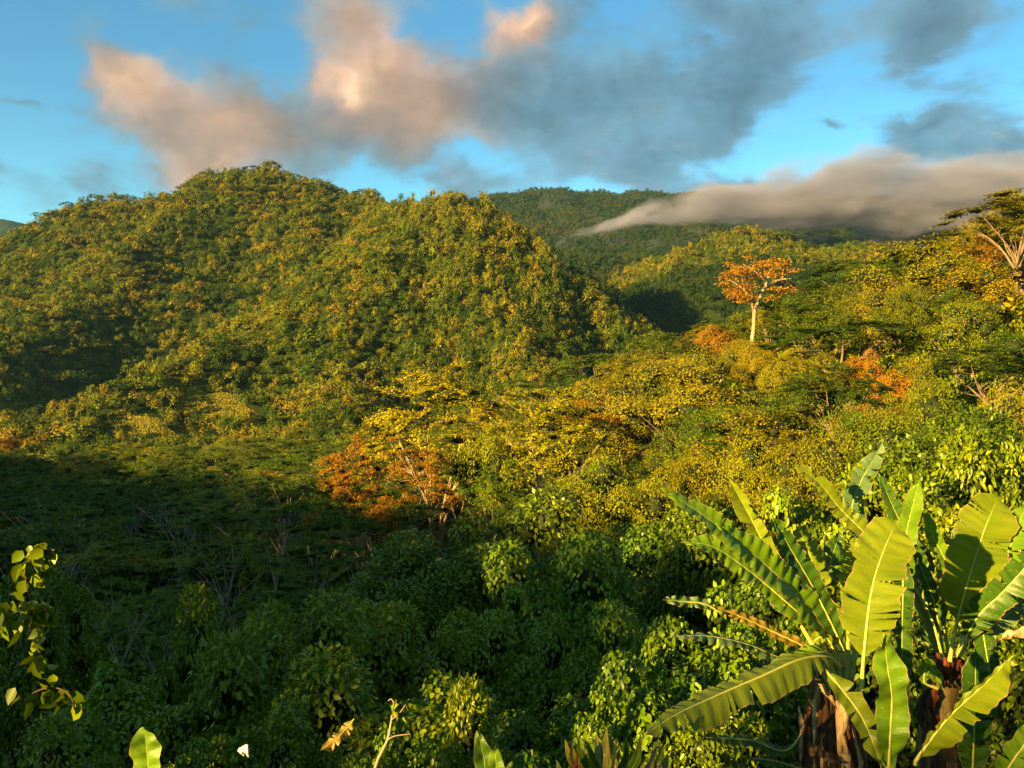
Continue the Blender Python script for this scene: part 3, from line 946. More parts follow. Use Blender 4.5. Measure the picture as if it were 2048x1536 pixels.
# ------------------------------------------------------------------ broad-leaved shrubs of the near slope
def shrub_mesh(seed, mat, style, rx, rz, lumps, per, leaf, lr, shape='ovate'):
    """dense shrub, base at z = 0, 2 rx wide and about 2 rz tall; lumps of leaves on an uneven dome"""
    rng = np.random.default_rng(seed)
    g = Geo()
    # evenly spread lump directions, then jittered
    k = np.arange(lumps) + .5
    zz = 1 - 1.45 * k / lumps; th = k * 2.39996 + seed
    d = norm(np.stack([np.cos(th) * np.sqrt(np.clip(1 - zz * zz, 0, 1)), np.sin(th) * np.sqrt(np.clip(1 - zz * zz, 0, 1)), zz], -1) + rng.normal(0, .12, (lumps, 3)))
    bump = .80 + .16 * np.sin(d[:, 0] * 4 + seed) * np.cos(d[:, 1] * 4 + seed * 2) + rng.normal(0, .13, lumps)
    c = d * np.array([rx, rx, rz]) * bump[:, None] + np.array([0, 0, rz])
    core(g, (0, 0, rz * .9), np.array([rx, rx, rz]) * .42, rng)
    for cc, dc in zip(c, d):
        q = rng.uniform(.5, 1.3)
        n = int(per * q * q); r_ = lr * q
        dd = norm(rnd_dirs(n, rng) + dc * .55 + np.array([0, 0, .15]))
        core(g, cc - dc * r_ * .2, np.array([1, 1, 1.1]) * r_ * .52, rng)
        if style == 'droop':
            pos = cc + dd * np.array([1, 1, 1.2]) * r_ * rng.uniform(.7, 1.08, (n, 1))
            td = dd * .35 + np.array([0, 0, -1.0]) + rng.normal(0, .25, (n, 3))
            s = leaf * rng.uniform(.8, 1.5, n); w = s * .42
        elif style == 'vine':
            pos = cc + dd * r_ * rng.uniform(.78, 1.05, (n, 1))
            td = dd * .6 + np.array([0, 0, -.8]) + rng.normal(0, .4, (n, 3))
            s = leaf * rng.uniform(.6, 1.25, n); w = s * .8
        else:
            pos = cc + dd * r_ * rng.uniform(.72, 1.1, (n, 1))
            td = dd * .8 + np.array([0, 0, -.4]) + rng.normal(0, .45, (n, 3))
            s = leaf * rng.uniform(.6, 1.4, n); w = s * .55
        nr = norm(dd + np.array([0, 0, .45]) + rng.normal(0, .32, (n, 3)))
        leaves(g, pos, td, nr, s, w, shape, .18)
    me = g.mesh('foliage', [mat])
    t = Geo()
    for k in range(5):
        a = k * 1.256 + rng.uniform(-.3, .3)
        e = np.array([np.cos(a) * rx * .5, np.sin(a) * rx * .5, rz * rng.uniform(1.0, 1.4)])
        tube(t, curve_pts([(np.cos(a) * .15, np.sin(a) * .15, -.4), e * [.35, .35, .5] + rng.normal(0, .1, 3), e], 7), np.linspace(.09, .03, 7), 5)
    return t.mesh('stem', [M_dark_bark], True), me


SIZES = {'L': (4.2, 5.2, 27, 900, .20, 1.35, 'quad'), 'M': (2.8, 3.0, 21, 600, .165, .88, 'ovate'), 'S': (1.6, 1.9, 16, 400, .125, .56, 'ovate')}
SHRUBS = {}
_sd = 200
for st_, mt_, lf_ in (('broad', M_shrub, 1.0), ('droop', M_shrub, .85), ('vine', M_vine, .82)):
    for sz_, (rx_, rz_, lu_, pe_, le_, lr_, sh_) in SIZES.items():
        if st_ == 'droop' and sz_ == 'L': continue
        for k in range(2 if st_ != 'droop' else 1):
            _sd += 1
            SHRUBS.setdefault((st_, sz_), []).append((2 * rx_, 2 * rz_) + shrub_mesh(_sd, mt_, st_, rx_, rz_, lu_, int(pe_ * (1.6 if st_ == 'droop' else 1.2)), le_ * lf_, lr_, sh_))
# one large leaf, shared by every large leaf that is its own part
gl = Geo(); leaves(gl, np.zeros((1, 3)), np.array([[0, 0, -1.0]]), np.array([[0, -1.0, .2]]), 1.0, .78, 'ovate', .15)
LEAF_HEART = gl.mesh('leaf', [M_vine], True)
LEAF_SHADED = gl.mesh('leaf', [M_shrub], True)  # climbing vine leaf, its shade put into a darker leaf colour
gl = Geo(); leaves(gl, np.zeros((1, 3)), np.array([[0, 0, -1.0]]), np.array([[0, -1.0, .3]]), 1.0, .46, 'ovate', .2)
LEAF_LONG = gl.mesh('leaf', [M_shrub], True)


def shrub(u, v, d, wpx, style, var, label, big=0, name='shrub', rot=None, seed=0):
    q = P3(u, v, d)
    zg = float(Hq(q[0], q[1])[0])
    hgt = max(q[2] - zg, 1.6)
    w = wpx / F * d
    sz_ = 'L' if w > 6.8 and style != 'droop' else 'M' if w > 3.6 else 'S'
    opts = SHRUBS[(style, sz_)]
    ww, hh, tr, fo = opts[var % len(opts)]
    root = bpy.data.objects.new(name, None); COL.objects.link(root)
    root.location = (q[0], q[1], zg - .1)
    root.rotation_euler = (0, 0, rot if rot is not None else (u * 7.3 + v) % 6.28)
    root['label'] = label; root['category'] = 'shrub'; root['group'] = 'broad-leaved shrubs on the near slope'
    sc = (w / ww, w / ww, hgt / (hh * 1.04))
    a = obj('stem', tr, root); a.scale = sc
    b = obj('foliage', fo, root); b.scale = sc
    b['kind'] = 'stuff'
    if big:
        rng = np.random.default_rng(int(u + v))
        co = np.empty(len(fo.vertices) * 3, np.float32); fo.vertices.foreach_get('co', co); co = co.reshape(-1, 3) * np.array(sc)
        # large leaves sit on the outside of the side that faces the viewpoint
        rz_ = root.rotation_euler[2]
        c_, s2 = math.cos(rz_), math.sin(rz_)
        wy = co[:, 0] * s2 + co[:, 1] * c_
        cand = np.where((wy < -.2 * w) & (co[:, 2] > hgt * .25))[0]
        for k in rng.choice(cand, min(big, len(cand)), replace=False):
            lf = obj('leaf', LEAF_HEART if style == 'vine' else LEAF_LONG, root)
            lf.location = co[k] * [1.03, 1.03, 1.0]
            s_ = rng.uniform(15, 32) / F * d
            lf.scale = (s_, s_, s_)
            lf.rotation_euler = (rng.normal(0, .5) + .25, rng.normal(0, .5), -rz_ + rng.normal(0, .7))
    return root


SH = [
    # u, v top, depth, width px, style, variant, label, large leaves
    (1000, 990, 33, 430, 'broad', 0, 'tall dark green leafy mass rising in the centre of the near slope', 0),
    (1130, 1060, 28, 380, 'vine', 0, 'vine-covered bush right of the central leafy mass, above a dark hollow', 0),
    (840, 1085, 30, 390, 'broad', 1, 'rounded bright-topped bush just below the pale upright stems', 0),
    (1290, 1000, 36, 380, 'vine', 1, 'green creeper-covered bush behind the longest banana leaf tip', 0),
    (1420, 1010, 33, 300, 'broad', 2, 'dark bush directly behind the upper banana leaves', 0),
    (1020, 1175, 24, 330, 'vine', 1, 'dense dark vine mass under the central leafy mass', 0),
    (1190, 1200, 21, 300, 'vine', 0, 'shaded vine curtain beside the dark hollow behind the banana plants', 0),
    (760, 1200, 22, 330, 'broad', 2, 'dark bush between the round bright bush and the central masses', 0),
    (560, 1205, 17.5, 380, 'broad', 0, 'round bright bush with large oval leaves at its middle', 90),
    (370, 1205, 21, 190, 'broad', 1, 'narrow upright bush poking above its neighbours on the left', 0),
    (440, 1290, 15.5, 320, 'broad', 1, 'bush of pointed leaves in front of the narrow upright bush', 80),
    (250, 1330, 16, 330, 'vine', 0, 'leafy mound at the edge of the black shade on the left', 0),
    (660, 1310, 15, 360, 'broad', 1, 'wide dark bush below the round bright bush', 80),
    (60, 1130, 26, 260, 'broad', 1, 'green bush behind the big-leaved climbing vine', 0),
    (850, 1330, 15, 330, 'vine', 0, 'ivy-like bush at lower centre, left of the one with a raised leafy head', 90),
    (960, 1385, 11.5, 190, 'broad', 1, 'small bush with a raised leafy head above the paddle-shaped leaves', 80),
    (1080, 1400, 12.5, 330, 'vine', 1, 'low creeper bush behind the spiky yellowish plant', 90),
    (770, 1430, 10.5, 260, 'vine', 0, 'low tangle of small leaves around the bare forked twig', 90),
    (560, 1420, 11, 260, 'broad', 0, 'dark low bush around the small white blossom', 80),
    (390, 1440, 10.5, 230, 'vine', 1, 'rounded low bush right of the two-lobed young banana leaf', 90),
    (150, 1440, 12, 260, 'broad', 1, 'nearly black bush in the bottom left corner', 0),
    (1290, 1280, 13.5, 330, 'vine', 1, 'heart-leaved creeper mound left of the banana trunk', 120),
    (1430, 1180, 14.5, 300, 'vine', 0, 'creeper mound rising behind the old yellow banana leaf', 120),
    (1180, 1345, 12.5, 230, 'vine', 0, 'lower end of the creeper slope above the spiky plant', 90),
    (1420, 1420, 11.5, 260, 'broad', 0, 'dark bush under the longest drooping banana leaf', 0),
    (1870, 830, 44, 400, 'broad', 1, 'large dark-hearted leafy tree behind the second banana plant', 0),
    (1760, 930, 34, 330, 'broad', 2, 'dark bush behind the topmost banana leaf', 0),
    (1990, 880, 36, 300, 'broad', 0, 'glossy golden-leaved bush at the right edge', 0),
    (1560, 960, 34, 330, 'vine', 1, 'small-leaved green bush between the two halves of the banana crown', 0),
    (1930, 1020, 26, 360, 'broad', 1, 'dark bush filling the space behind the right banana leaves', 0),
    (1640, 1130, 22, 380, 'vine', 0, 'dark vines seen between the banana stalks', 0),
    (1960, 1190, 17, 330, 'broad', 2, 'blackish bush low behind the red-sheathed banana stalk', 0),
    (1780, 1260, 16, 330, 'broad', 0, 'dark leaves deep between the two banana trunks', 0),
    (1500, 1280, 15, 280, 'broad', 2, 'dim leaves right behind the banana trunk', 0),
]
for s_ in SH:
    shrub(*s_[:7], big=s_[7])

# ------------------------------------------------------------------ banana plants
def banana_mat(name, base, dark, trans_col, trans=.35, edge=(.30, .20, .08), rough=.42):
    m = bpy.data.materials.new(name); m.use_nodes = True
    t = NT(m.node_tree); t.n.clear()
    out = t.node('ShaderNodeOutputMaterial')
    uv = t.node('ShaderNodeUVMap', uv_map='uv').outputs[0]
    sep = t.node('ShaderNodeSeparateXYZ', ins={0: uv})
    ulen, across = sep.outputs[0], sep.outputs[1]      # u in metres along the blade, v 0 midrib .. 1 edge
    v1 = t.vmath('MULTIPLY', uv, (9, .7, 0)); v2 = t.vmath('MULTIPLY', uv, (75, 1.2, 0)); v3 = t.vmath('MULTIPLY', uv, (3, 2, 0))
    geo = t.node('ShaderNodeNewGeometry')
    a = t.noise(v1, 1.0, 3, .6).outputs[0]; b = t.noise(v2, 1.0, 2, .5).outputs[0]
    c3 = t.noise(geo.outputs['Position'], 5.0, 4, .6).outputs[0]
    f = t.math('ADD', t.math('MULTIPLY', a, .75), t.math('MULTIPLY', c3, .25))
    col = t.ramp(f, [(.35, dark), (.62, base)])
    col = t.mix(t.smooth(b, .45, .75, 0, .35), col, tuple(x * .6 for x in base))
    # brown dried margin, wider here and there
    mg = t.math('ADD', across, t.math('MULTIPLY', t.math('SUBTRACT', t.noise(uv, 14.0, 4, .6).outputs[0], .5), .30))
    e = t.smooth(mg, .93, 1.0)
    spots = t.smooth(t.noise(geo.outputs['Position'], 30, 3, .6).outputs[0], .64, .70, 0, .8)
    e = t.math('MAXIMUM', e, spots)
    col = t.mix(e, col, edge)
    pz = t.node('ShaderNodeBsdfPrincipled')
    t.l.new(col, pz.inputs['Base Color'])
    pz.inputs['Roughness'].default_value = rough
    pz.inputs['Specular IOR Level'].default_value = .3
    bm = t.node('ShaderNodeBump'); bm.inputs['Strength'].default_value = .35; bm.inputs['Distance'].default_value = .01
    t.l.new(t.math('ADD', b, t.math('MULTIPLY', a, 2.0)), bm.inputs['Height']); t.l.new(bm.outputs[0], pz.inputs['Normal'])
    tr = t.node('ShaderNodeBsdfTranslucent')
    t.l.new(t.mix(.5, col, trans_col), tr.inputs[0])
    mx = t.node('ShaderNodeMixShader'); mx.inputs[0].default_value = trans
    t.l.new(pz.outputs[0], mx.inputs[1]); t.l.new(tr.outputs[0], mx.inputs[2]); t.l.new(mx.outputs[0], out.inputs[0])
    return m


B_green = banana_mat('banana_green', (.125, .245, .008), (.070, .165, .005), (.20, .30, .008), .35)
B_yellow = banana_mat('banana_yellow_green', (.165, .225, .006), (.095, .155, .005), (.30, .33, .008), .4)
B_dark = banana_mat('banana_dark', (.045, .11, .006), (.022, .070, .005), (.07, .14, .012), .3)
B_teal = banana_mat('banana_grey_green', (.085, .165, .060), (.055, .115, .035), (.12, .2, .03), .3)
B_old = banana_mat('banana_old', (.22, .15, .02), (.12, .10, .015), (.3, .2, .02), .35, (.25, .12, .04))
M_rib = plain_mat('banana_midrib', (.26, .30, .05), (.36, .36, .09), 3, .45, .1)
M_rib_dark = plain_mat('banana_midrib_green', (.12, .18, .03), (.18, .24, .05), 3, .45, .1)
M_dry = plain_mat('dry_sheath', (.16, .08, .03), (.42, .29, .14), 9, .85, .8, (1, 1, .25), c3=(.66, .50, .28))
M_brown = plain_mat('brown_sheath', (.015, .008, .004), (.07, .035, .015), 6, .85, .8, (1, 1, .25), c3=(.28, .17, .06))
M_red = plain_mat('red_sheath', (.04, .010, .005), (.15, .035, .014), 6, .6, .5, (1, 1, .3))
M_flesh = plain_mat('pseudostem', (.02, .018, .006), (.08, .06, .02), 5, .6, .5, (1, 1, .2), c3=(.22, .16, .05))


def banana_leaf(parent, ctrl, wid, base_d, tip_d, mat, rib=None, blade=.16, tears=5, fold=.35, face=(0, -1, .35), seed=0, gap=.03, wave=.02,
                crop=True, droop=.10, name='leaf', lopside=(1, 1), pleat=.013, label=None, tip_pow=2.6, n=64, ribr=.016):
    """ctrl: (X, Y) from base to tip in the enlarged view; depth runs from base_d to tip_d"""
    rng = np.random.default_rng(seed + 1000)
    m_ = len(ctrl)
    pts = []
    for i, c in enumerate(ctrl):
        d = base_d + (tip_d - base_d) * (i / (m_ - 1)) if len(c) < 3 else c[2]
        u, v = (1250 + c[0] / 2.239, 850 + c[1] / 2.239) if crop else c[:2]
        pts.append(P3(u, v, d))
    scale = (1 / 2.239 if crop else 1) * base_d / F
    wmax = wid * scale * .5
    cp = curve_pts(pts, n)
    seg = np.linalg.norm(np.diff(cp, axis=0), axis=1); sl = np.concatenate([[0], np.cumsum(seg)]); L = sl[-1]
    # even spacing
    tt = np.linspace(0, L, n); cp = np.column_stack([np.interp(tt, sl, cp[:, k]) for k in range(3)])
    tan = norm(np.gradient(cp, axis=0))
    face = norm(np.array(face, float)[None])[0]
    side = norm(np.cross(tan, face)); nor = np.cross(side, tan)
    i0 = int(n * blade)
    nb = n - i0
    tb = np.linspace(0, 1, nb)
    prof = np.minimum(1, (tb / .20 + .03)) ** .6 * np.clip(1 - np.clip((tb - .55) / .46, 0, 1) ** tip_pow, 0.02, 1)
    g = Geo()
    K = 5
    ac = np.linspace(0, 1, K)
    for sg in (-1, 1):
        lop = lopside[0] if sg < 0 else lopside[1]
        cuts = [0] + sorted(rng.choice(np.arange(4, nb - 3), min(tears, nb - 8), replace=False).tolist()) + [nb - 1] if tears else [0, nb - 1]
        ph = rng.uniform(0, 6.28, 4)
        for ci, (a, b) in enumerate(zip(cuts[:-1], cuts[1:])):
            if b - a < 1: continue
            idx = np.arange(a, b + 1)
            loc = (idx - a) / (b - a)
            seglen = (b - a) / nb * L * (1 - blade)
            depth = rng.uniform(.35, 1.0)
            dz = rng.normal(0, .17) * (tears > 0); wk = 1 - rng.uniform(0, .10) * (tears > 0)
            P = cp[i0 + idx][:, None, :]; T = tan[i0 + idx][:, None, :]; Sd = side[i0 + idx][:, None, :] * sg; N = nor[i0 + idx][:, None, :]
            w = (wmax * lop * prof[idx] * wk)[:, None]
            w = w * (1 + .06 * np.sin(tb[idx] * 23 + ph[0])[:, None] + rng.normal(0, .007 if tears <= 4 else .02, (len(idx), 1)))
            A = ac[None, :]
            x = w * A
            lift = x * math.sin(fold) - w * A ** 2.2 * droop * (1 + dz * 4)
            lift = lift + pleat * np.sin(sl[-1] * tb[idx] * 38 + ph[1])[:, None] * np.minimum(A * 2, 1)
            lift = lift + wave * np.sin(tb[idx] * 17 + ph[2])[:, None] * A ** 1.5 + dz * w * A * .6
            shrink = -(loc[:, None] - .5) * np.minimum(gap * 2 + .12 * seglen, seglen * .55) * A ** 1.4 * depth * (tears > 0)
            slant = x * .22                                   # side veins lean to the tip
            co = P + Sd * (x * math.cos(fold))[..., None] + N * lift[..., None] + T * (shrink + slant)[..., None]
            m = len(idx)
            i = np.arange(m - 1)[:, None] * K; j = np.arange(K - 1)[None, :]
            q = np.stack([i + j, i + j + 1, i + K + j + 1, i + K + j], -1).reshape(-1, 4)
            if sg > 0: q = q[:, ::-1]
            uv = np.stack([np.broadcast_to((tb[idx] * L)[:, None] + sg * .37 + seed, (m, K)), np.broadcast_to(A, (m, K))], -1).reshape(-1, 2)
            g.add(co.reshape(-1, 3), q, uv=uv)
    me = g.mesh('leaf_blade', [mat], True)
    o = obj(name, me, parent)
    if label: o['label'] = label
    r = Geo()
    tube(r, cp - nor * ribr * .25, np.interp(np.linspace(0, 1, n), [0, .15, 1], [ribr * 1.5, ribr, ribr * .22]), 6)
    ob = obj('midrib', r.mesh('midrib', [rib or M_rib], True), o)
    return o


def ribbon(parent, ctrl3, w, mat, seed, name='dry_leaf', crumple=.03, n=22):
    rng = np.random.default_rng(seed)
    cp = curve_pts(ctrl3, n)
    tan = norm(np.gradient(cp, axis=0))
    side = norm(np.cross(tan, np.array([rng.normal(0, .4), -1, .1])))
    nor = np.cross(side, tan)
    K = 5
    A = np.linspace(-1, 1, K)[None, :]
    t = np.linspace(0, 1, n)
    ww = (w * np.interp(t, [0, .15, .7, 1], [.5, 1, .9, .15]) * (1 + .3 * np.sin(t * 14 + seed)))[:, None]
    tw = (rng.normal(0, .8) * t)[:, None]
    co = cp[:, None, :] + side[:, None, :] * (ww * A * np.cos(tw))[..., None] + nor[:, None, :] * (ww * A * np.sin(tw) + crumple * rng.normal(0, 1, (n, K)) * .5 - ww * .5 * A ** 2)[..., None]
    i = np.arange(n - 1)[:, None] * K; j = np.arange(K - 1)[None, :]
    q = np.stack([i + j, i + j + 1, i + K + j + 1, i + K + j], -1).reshape(-1, 4)
    return obj(name, mesh_np('dry_strip', co.reshape(-1, 3), q, [mat], True), parent)


D1, D2 = 9.5, 11.0


def C(X, Y, d):
    return P3(1250 + X / 2.239, 850 + Y / 2.239, d)


def plant_root(name, X, Y, d, label, cat='banana plant', crop=True):
    q = C(X, Y, d) if crop else P3(X, Y, d)
    root = bpy.data.objects.new(name, None); COL.objects.link(root)
    root['label'] = label; root['category'] = cat
    return root


b1 = plant_root('banana_plant', 940, 1100, D1, 'large banana plant with a fan of long ragged leaves and cream dry sheaths')
base1 = (955, 1075)
LF = banana_leaf
LF(b1, [base1, (830, 850), (640, 640), (400, 440), (165, 283)], 105, D1, D1 - .9, B_green, tears=5, seed=1, blade=.22, face=(.15, -1, .5), fold=.25)
LF(b1, [base1, (880, 900), (760, 750), (600, 600), (405, 440)], 150, D1, D1 - 1.0, B_green, tears=6, seed=2, blade=.14, face=(.2, -1, .5), fold=.3)
LF(b1, [base1, (900, 960), (720, 790), (520, 625), (380, 540), (250, 525)], 120, D1, D1 - .6, B_green, tears=11, seed=3, blade=.18, face=(.1, -1, .7), fold=.2, gap=.05)
LF(b1, [base1, (850, 900), (700, 690), (570, 430), (460, 232)], 165, D1, D1 + .4, B_yellow, tears=3, seed=4, blade=.22, face=(-.25, -1, .1), fold=.75, lopside=(1, .75))
LF(b1, [(985, 1080), (975, 1000), (860, 760), (745, 560), (655, 405)], 118, D1 - .2, D1 - .5, B_dark, rib=M_rib, tears=2, seed=5, blade=.08, face=(.3, -1, .2), fold=.25)
LF(b1, [base1, (900, 820), (835, 600), (765, 450)], 135, D1 + .3, D1 + .8, B_yellow, tears=4, seed=6, blade=.35, fold=.2)
LF(b1, [(960, 1060), (890, 780), (925, 600), (965, 480)], 125, D1 + .5, D1 + .9, B_dark, tears=3, seed=7, blade=.25, fold=.3)
LF(b1, [(985, 1090), (1010, 900), (1035, 700), (1030, 500)], 185, D1 + .3, D1 + .5, B_yellow, tears=22, seed=8, blade=.18, gap=.10, fold=.15)
LF(b1, [(1058, 1195), (1075, 980), (1105, 740), (1160, 560), (1220, 425)], 262, D1 - .7, D1 - .4, B_yellow, tears=4, seed=9, blade=.20, fold=.12, face=(0, -1, .1), gap=.015, droop=.04, ribr=.02, tip_pow=5)
LF(b1, [(960, 1080), (900, 1035), (780, 1050), (620, 1120), (400, 1215), (230, 1295), (90, 1385)], 185, D1 - .5, D1 - 2.0, B_yellow, tears=9, seed=10, blade=.10, fold=-.30, face=(-.1, -.6, 1), gap=.035, lopside=(1, .8), droop=.25, label='longest drooping leaf with a browned ragged edge')
LF(b1, [(950, 1070), (900, 1020), (820, 1035), (720, 1075), (650, 1130)], 150, D1 - .3, D1 - .9, B_green, tears=4, seed=11, blade=.12, fold=-.35, face=(-.1, -.7, .8), droop=.3)
LF(b1, [(930, 1080), (720, 1050), (560, 985), (380, 945), (205, 945)], 66, D1, D1 - .8, B_teal, tears=6, seed=12, blade=.25, fold=-.2, face=(0, -.5, 1), droop=.2)
LF(b1, [(900, 1040), (760, 970), (620, 905), (500, 850), (385, 812)], 50, D1 + .2, D1 - .2, B_old, tears=6, seed=13, blade=.12, fold=.2)
LF(b1, [(420, 830), (350, 800), (250, 790), (172, 782)], 52, D1, D1 - .3, B_teal, tears=3, seed=14, blade=.1, fold=.2, name='leaf')
LF(b1, [(1180, 1560), (1188, 1380), (1195, 1220), (1175, 1080), (1160, 935)], 150, D1 - 1.2, D1 - 1.3, B_green, tears=0, seed=15, blade=.02, wave=.05, fold=.3, label='young upright leaf with wavy edges')
LF(b1, [(880, 1080), (960, 1170), (1050, 1290), (1110, 1420), (1150, 1540)], 110, D1 - .8, D1 - 1.3, B_yellow, tears=2, seed=16, blade=.05, fold=.3, wave=.03)
LF(b1, [(900, 1100), (750, 1440), (560, 1410), (362, 1398)], 66, D1 + .2, D1 - .6, B_dark, tears=4, seed=17, blade=.35, fold=-.2, face=(0, -.6, 1))
LF(b1, [(880, 1560), (760, 1530), (650, 1500), (540, 1492)], 50, D1, D1 - .5, B_dark, tears=3, seed=18, blade=.05, fold=-.2, face=(0, -.6, 1))
LF(b1, [(1300, 1520), (1320, 1480), (1450, 1310), (1600, 1170), (1738, 1035)], 140, D1 - .9, D1 - 1.1, B_yellow, tears=2, seed=19, blade=.06, fold=.2, face=(.3, -1, .3), lopside=(.35, 1.5))
LF(b1, [(965, 1085), (900, 950), (820, 1000), (850, 1090)], 60, D1 - .2, D1 - .2, B_yellow, tears=0, seed=20, blade=.3, fold=.4)
LF(b1, [(990, 1090), (940, 980), (850, 880), (740, 820), (610, 765)], 95, D1 + .2, D1 + .3, B_dark, tears=6, seed=21, blade=.15, fold=.25)
# petiole cluster of the crown
for k, (X, Y) in enumerate([(790, 900), (830, 870), (905, 880), (1000, 900), (1040, 940)]):
    g = Geo(); q0 = C(945 + k * 10, 1220, D1 - .15); q1 = C(X, Y, D1 + .1 * (k - 2))
    tube(g, curve_pts([q0, q0 * .5 + q1 * .5 + np.array([.02, 0, .03]), q1], 9), np.linspace(.055, .02, 9), 8)
    obj('leaf_stalk', g.mesh('leaf_stalk', [M_rib if k < 2 else M_rib_dark], True), b1)
def pseudostem(parent, top, bottom, r0, r1, mat, seed):
    g = Geo(); rng = np.random.default_rng(seed)
    c = curve_pts([bottom, (bottom + top) / 2 + rng.normal(0, .03, 3), top], 16)
    tube(g, c, np.linspace(r1, r0, 16) * (1 + rng.normal(0, .05, 16)), 14)
    obj('trunk', g.mesh('trunk', [mat], True), parent)


t1 = C(935, 1120, D1); g1 = float(Hq(t1[0], t1[1])[0])
pseudostem(b1, t1, np.array([t1[0] - .18, t1[1] + .1, g1 - .2]), .20, .34, M_flesh, 3)
rng = np.random.default_rng(8)
for k in range(80):
    a = rng.uniform(-2.9, -.2); z0 = t1[2] - rng.uniform(0, 1.5)
    r_ = .23 + .11 * (t1[2] - z0) / 2
    L = rng.uniform(.6, 1.5)
    p0 = np.array([t1[0] - .05 + np.cos(a) * r_, t1[1] + np.sin(a) * r_, z0])
    p2 = p0 + np.array([np.cos(a) * .10 + rng.normal(0, .06), np.sin(a) * .10, -L])
    ribbon(b1, [p0, (p0 + p2) / 2 + np.array([np.cos(a) * .05, np.sin(a) * .06, 0]), p2], rng.uniform(.010, .038), [M_brown, M_brown, M_dry, M_brown, M_dry, M_old if False else M_red][k % 6], 300 + k, 'dry_sheath', .012)
ribbon(b1, [C(945, 1220, D1 - .45), C(975, 1300, D1 - .5), C(965, 1400, D1 - .55), C(990, 1500, D1 - .5), C(1010, 1560, D1 - .5)], .055, M_dry, 4, 'dry_sheath', .035)
ribbon(b1, [C(860, 1160, D1 - .4), C(900, 1200, D1 - .5), C(950, 1270, D1 - .45)], .04, M_dry, 5, 'dry_sheath', .03)
ribbon(b1, [C(830, 1440, D1 - .5), C(900, 1480, D1 - .6), C(1000, 1520, D1 - .5)], .07, M_brown, 6, 'dry_sheath', .05)
ribbon(b1, [C(780, 1260, D1 - .35), C(790, 1360, D1 - .45), C(785, 1540, D1 - .4)], .022, M_dry, 9, 'dry_sheath', .04)

b2 = plant_root('banana_plant', 1440, 1040, D2, 'second banana plant with broad yellow-lit leaves above red sheaths, near the right edge')
c2 = (1455, 1060)
LF(b2, [c2, (1495, 850), (1555, 640), (1610, 470), (1672, 318)], 275, D2 - .3, D2 - .1, B_yellow, tears=3, seed=31, blade=.22, fold=.10, face=(0, -1, .1), gap=.015, ribr=.022, droop=.04, tip_pow=5, label='broadest leaf, glowing yellow-green')
LF(b2, [c2, (1430, 820), (1480, 580), (1572, 378)], 120, D2 + .2, D2 + .5, B_teal, tears=12, seed=32, blade=.3, fold=.2, gap=.05)
LF(b2, [(1475, 1050), (1560, 860), (1650, 720), (1720, 560), (1800, 340)], 130, D2, D2 - .1, B_green, tears=4, seed=33, blade=.3, fold=.2)
LF(b2, [(1480, 1040), (1580, 860), (1680, 760), (1790, 640), (1900, 500)], 150, D2 - .3, D2 - .8, B_dark, tears=8, seed=34, blade=.15, fold=.25, face=(0, -1, .4), gap=.04)
LF(b2, [c2, (1420, 840), (1440, 640), (1385, 510), (1335, 372)], 78, D2 + .1, D2 + .2, B_green, tears=0, seed=35, blade=.25, fold=.3)
LF(b2, [(1430, 1060), (1400, 860), (1340, 640), (1225, 420), (1132, 208)], 100, D2, D2 + .3, B_dark, tears=7, seed=36, blade=.3, fold=.3)
LF(b2, [(1430, 1070), (1370, 860), (1260, 640), (1262, 480), (1325, 220)], 98, D2 - .2, D2 - .3, B_green, tears=1, seed=37, blade=.40, fold=.2)
LF(b2, [(1430, 1060), (1330, 860), (1120, 540), (960, 370), (860, 250), (745, 170)], 92, D2 + .1, D2 - .3, B_yellow, tears=12, seed=38, blade=.35, fold=.25, gap=.06)
LF(b2, [(1420, 1060), (1250, 700), (1030, 420), (1050, 270), (1110, 160), (1158, 68)], 112, D2 + .4, D2 + .5, B_teal, tears=9, seed=39, blade=.42, fold=.25, gap=.05)
LF(b2, [(1420, 1050), (1390, 820), (1320, 620), (1270, 500)], 84, D2 - .1, D2 - .2, B_dark, tears=4, seed=40, blade=.2, fold=.3)
LF(b2, [(1230, 560), (1245, 700), (1242, 900), (1240, 1100), (1238, 1330)], 100, D2 - .6, D2 - .8, B_dark, rib=M_rib_dark, tears=8, seed=41, blade=.02, fold=.2, label='dark leaf hanging straight down between the trunks')
LF(b2, [(1500, 1040), (1580, 870), (1625, 1060), (1665, 1320)], 105, D2 - .2, D2 - .4, B_dark, tears=6, seed=42, blade=.28, fold=.2)
LF(b2, [(1555, 1600), (1562, 1400), (1568, 1200), (1570, 1000)], 160, D2 - .9, D2 - .9, B_dark, tears=6, seed=43, blade=.03, fold=.15, gap=.02)
LF(b2, [(1650, 1640), (1740, 1500), (1820, 1380), (1870, 1240)], 130, D2 - .9, D2 - 1.0, B_green, tears=2, seed=44, blade=.05, fold=.2)
LF(b2, [(1560, 960), (1700, 860), (1800, 770), (1880, 720)], 110, D2 + .2, D2 - .1, B_teal, tears=10, seed=45, blade=.1, fold=.2, gap=.05)
LF(b2, [(1400, 1180), (1340, 1150), (1360, 1080), (1430, 1190)], 60, D2 - .5, D2 - .5, B_green, tears=2, seed=46, blade=.2, fold=.2)
t2 = C(1445, 1040, D2); g2 = float(Hq(t2[0], t2[1])[0])
pseudostem(b2, t2, np.array([t2[0] - .35, t2[1] + .1, g2 - .2]), .20, .30, M_flesh, 4)
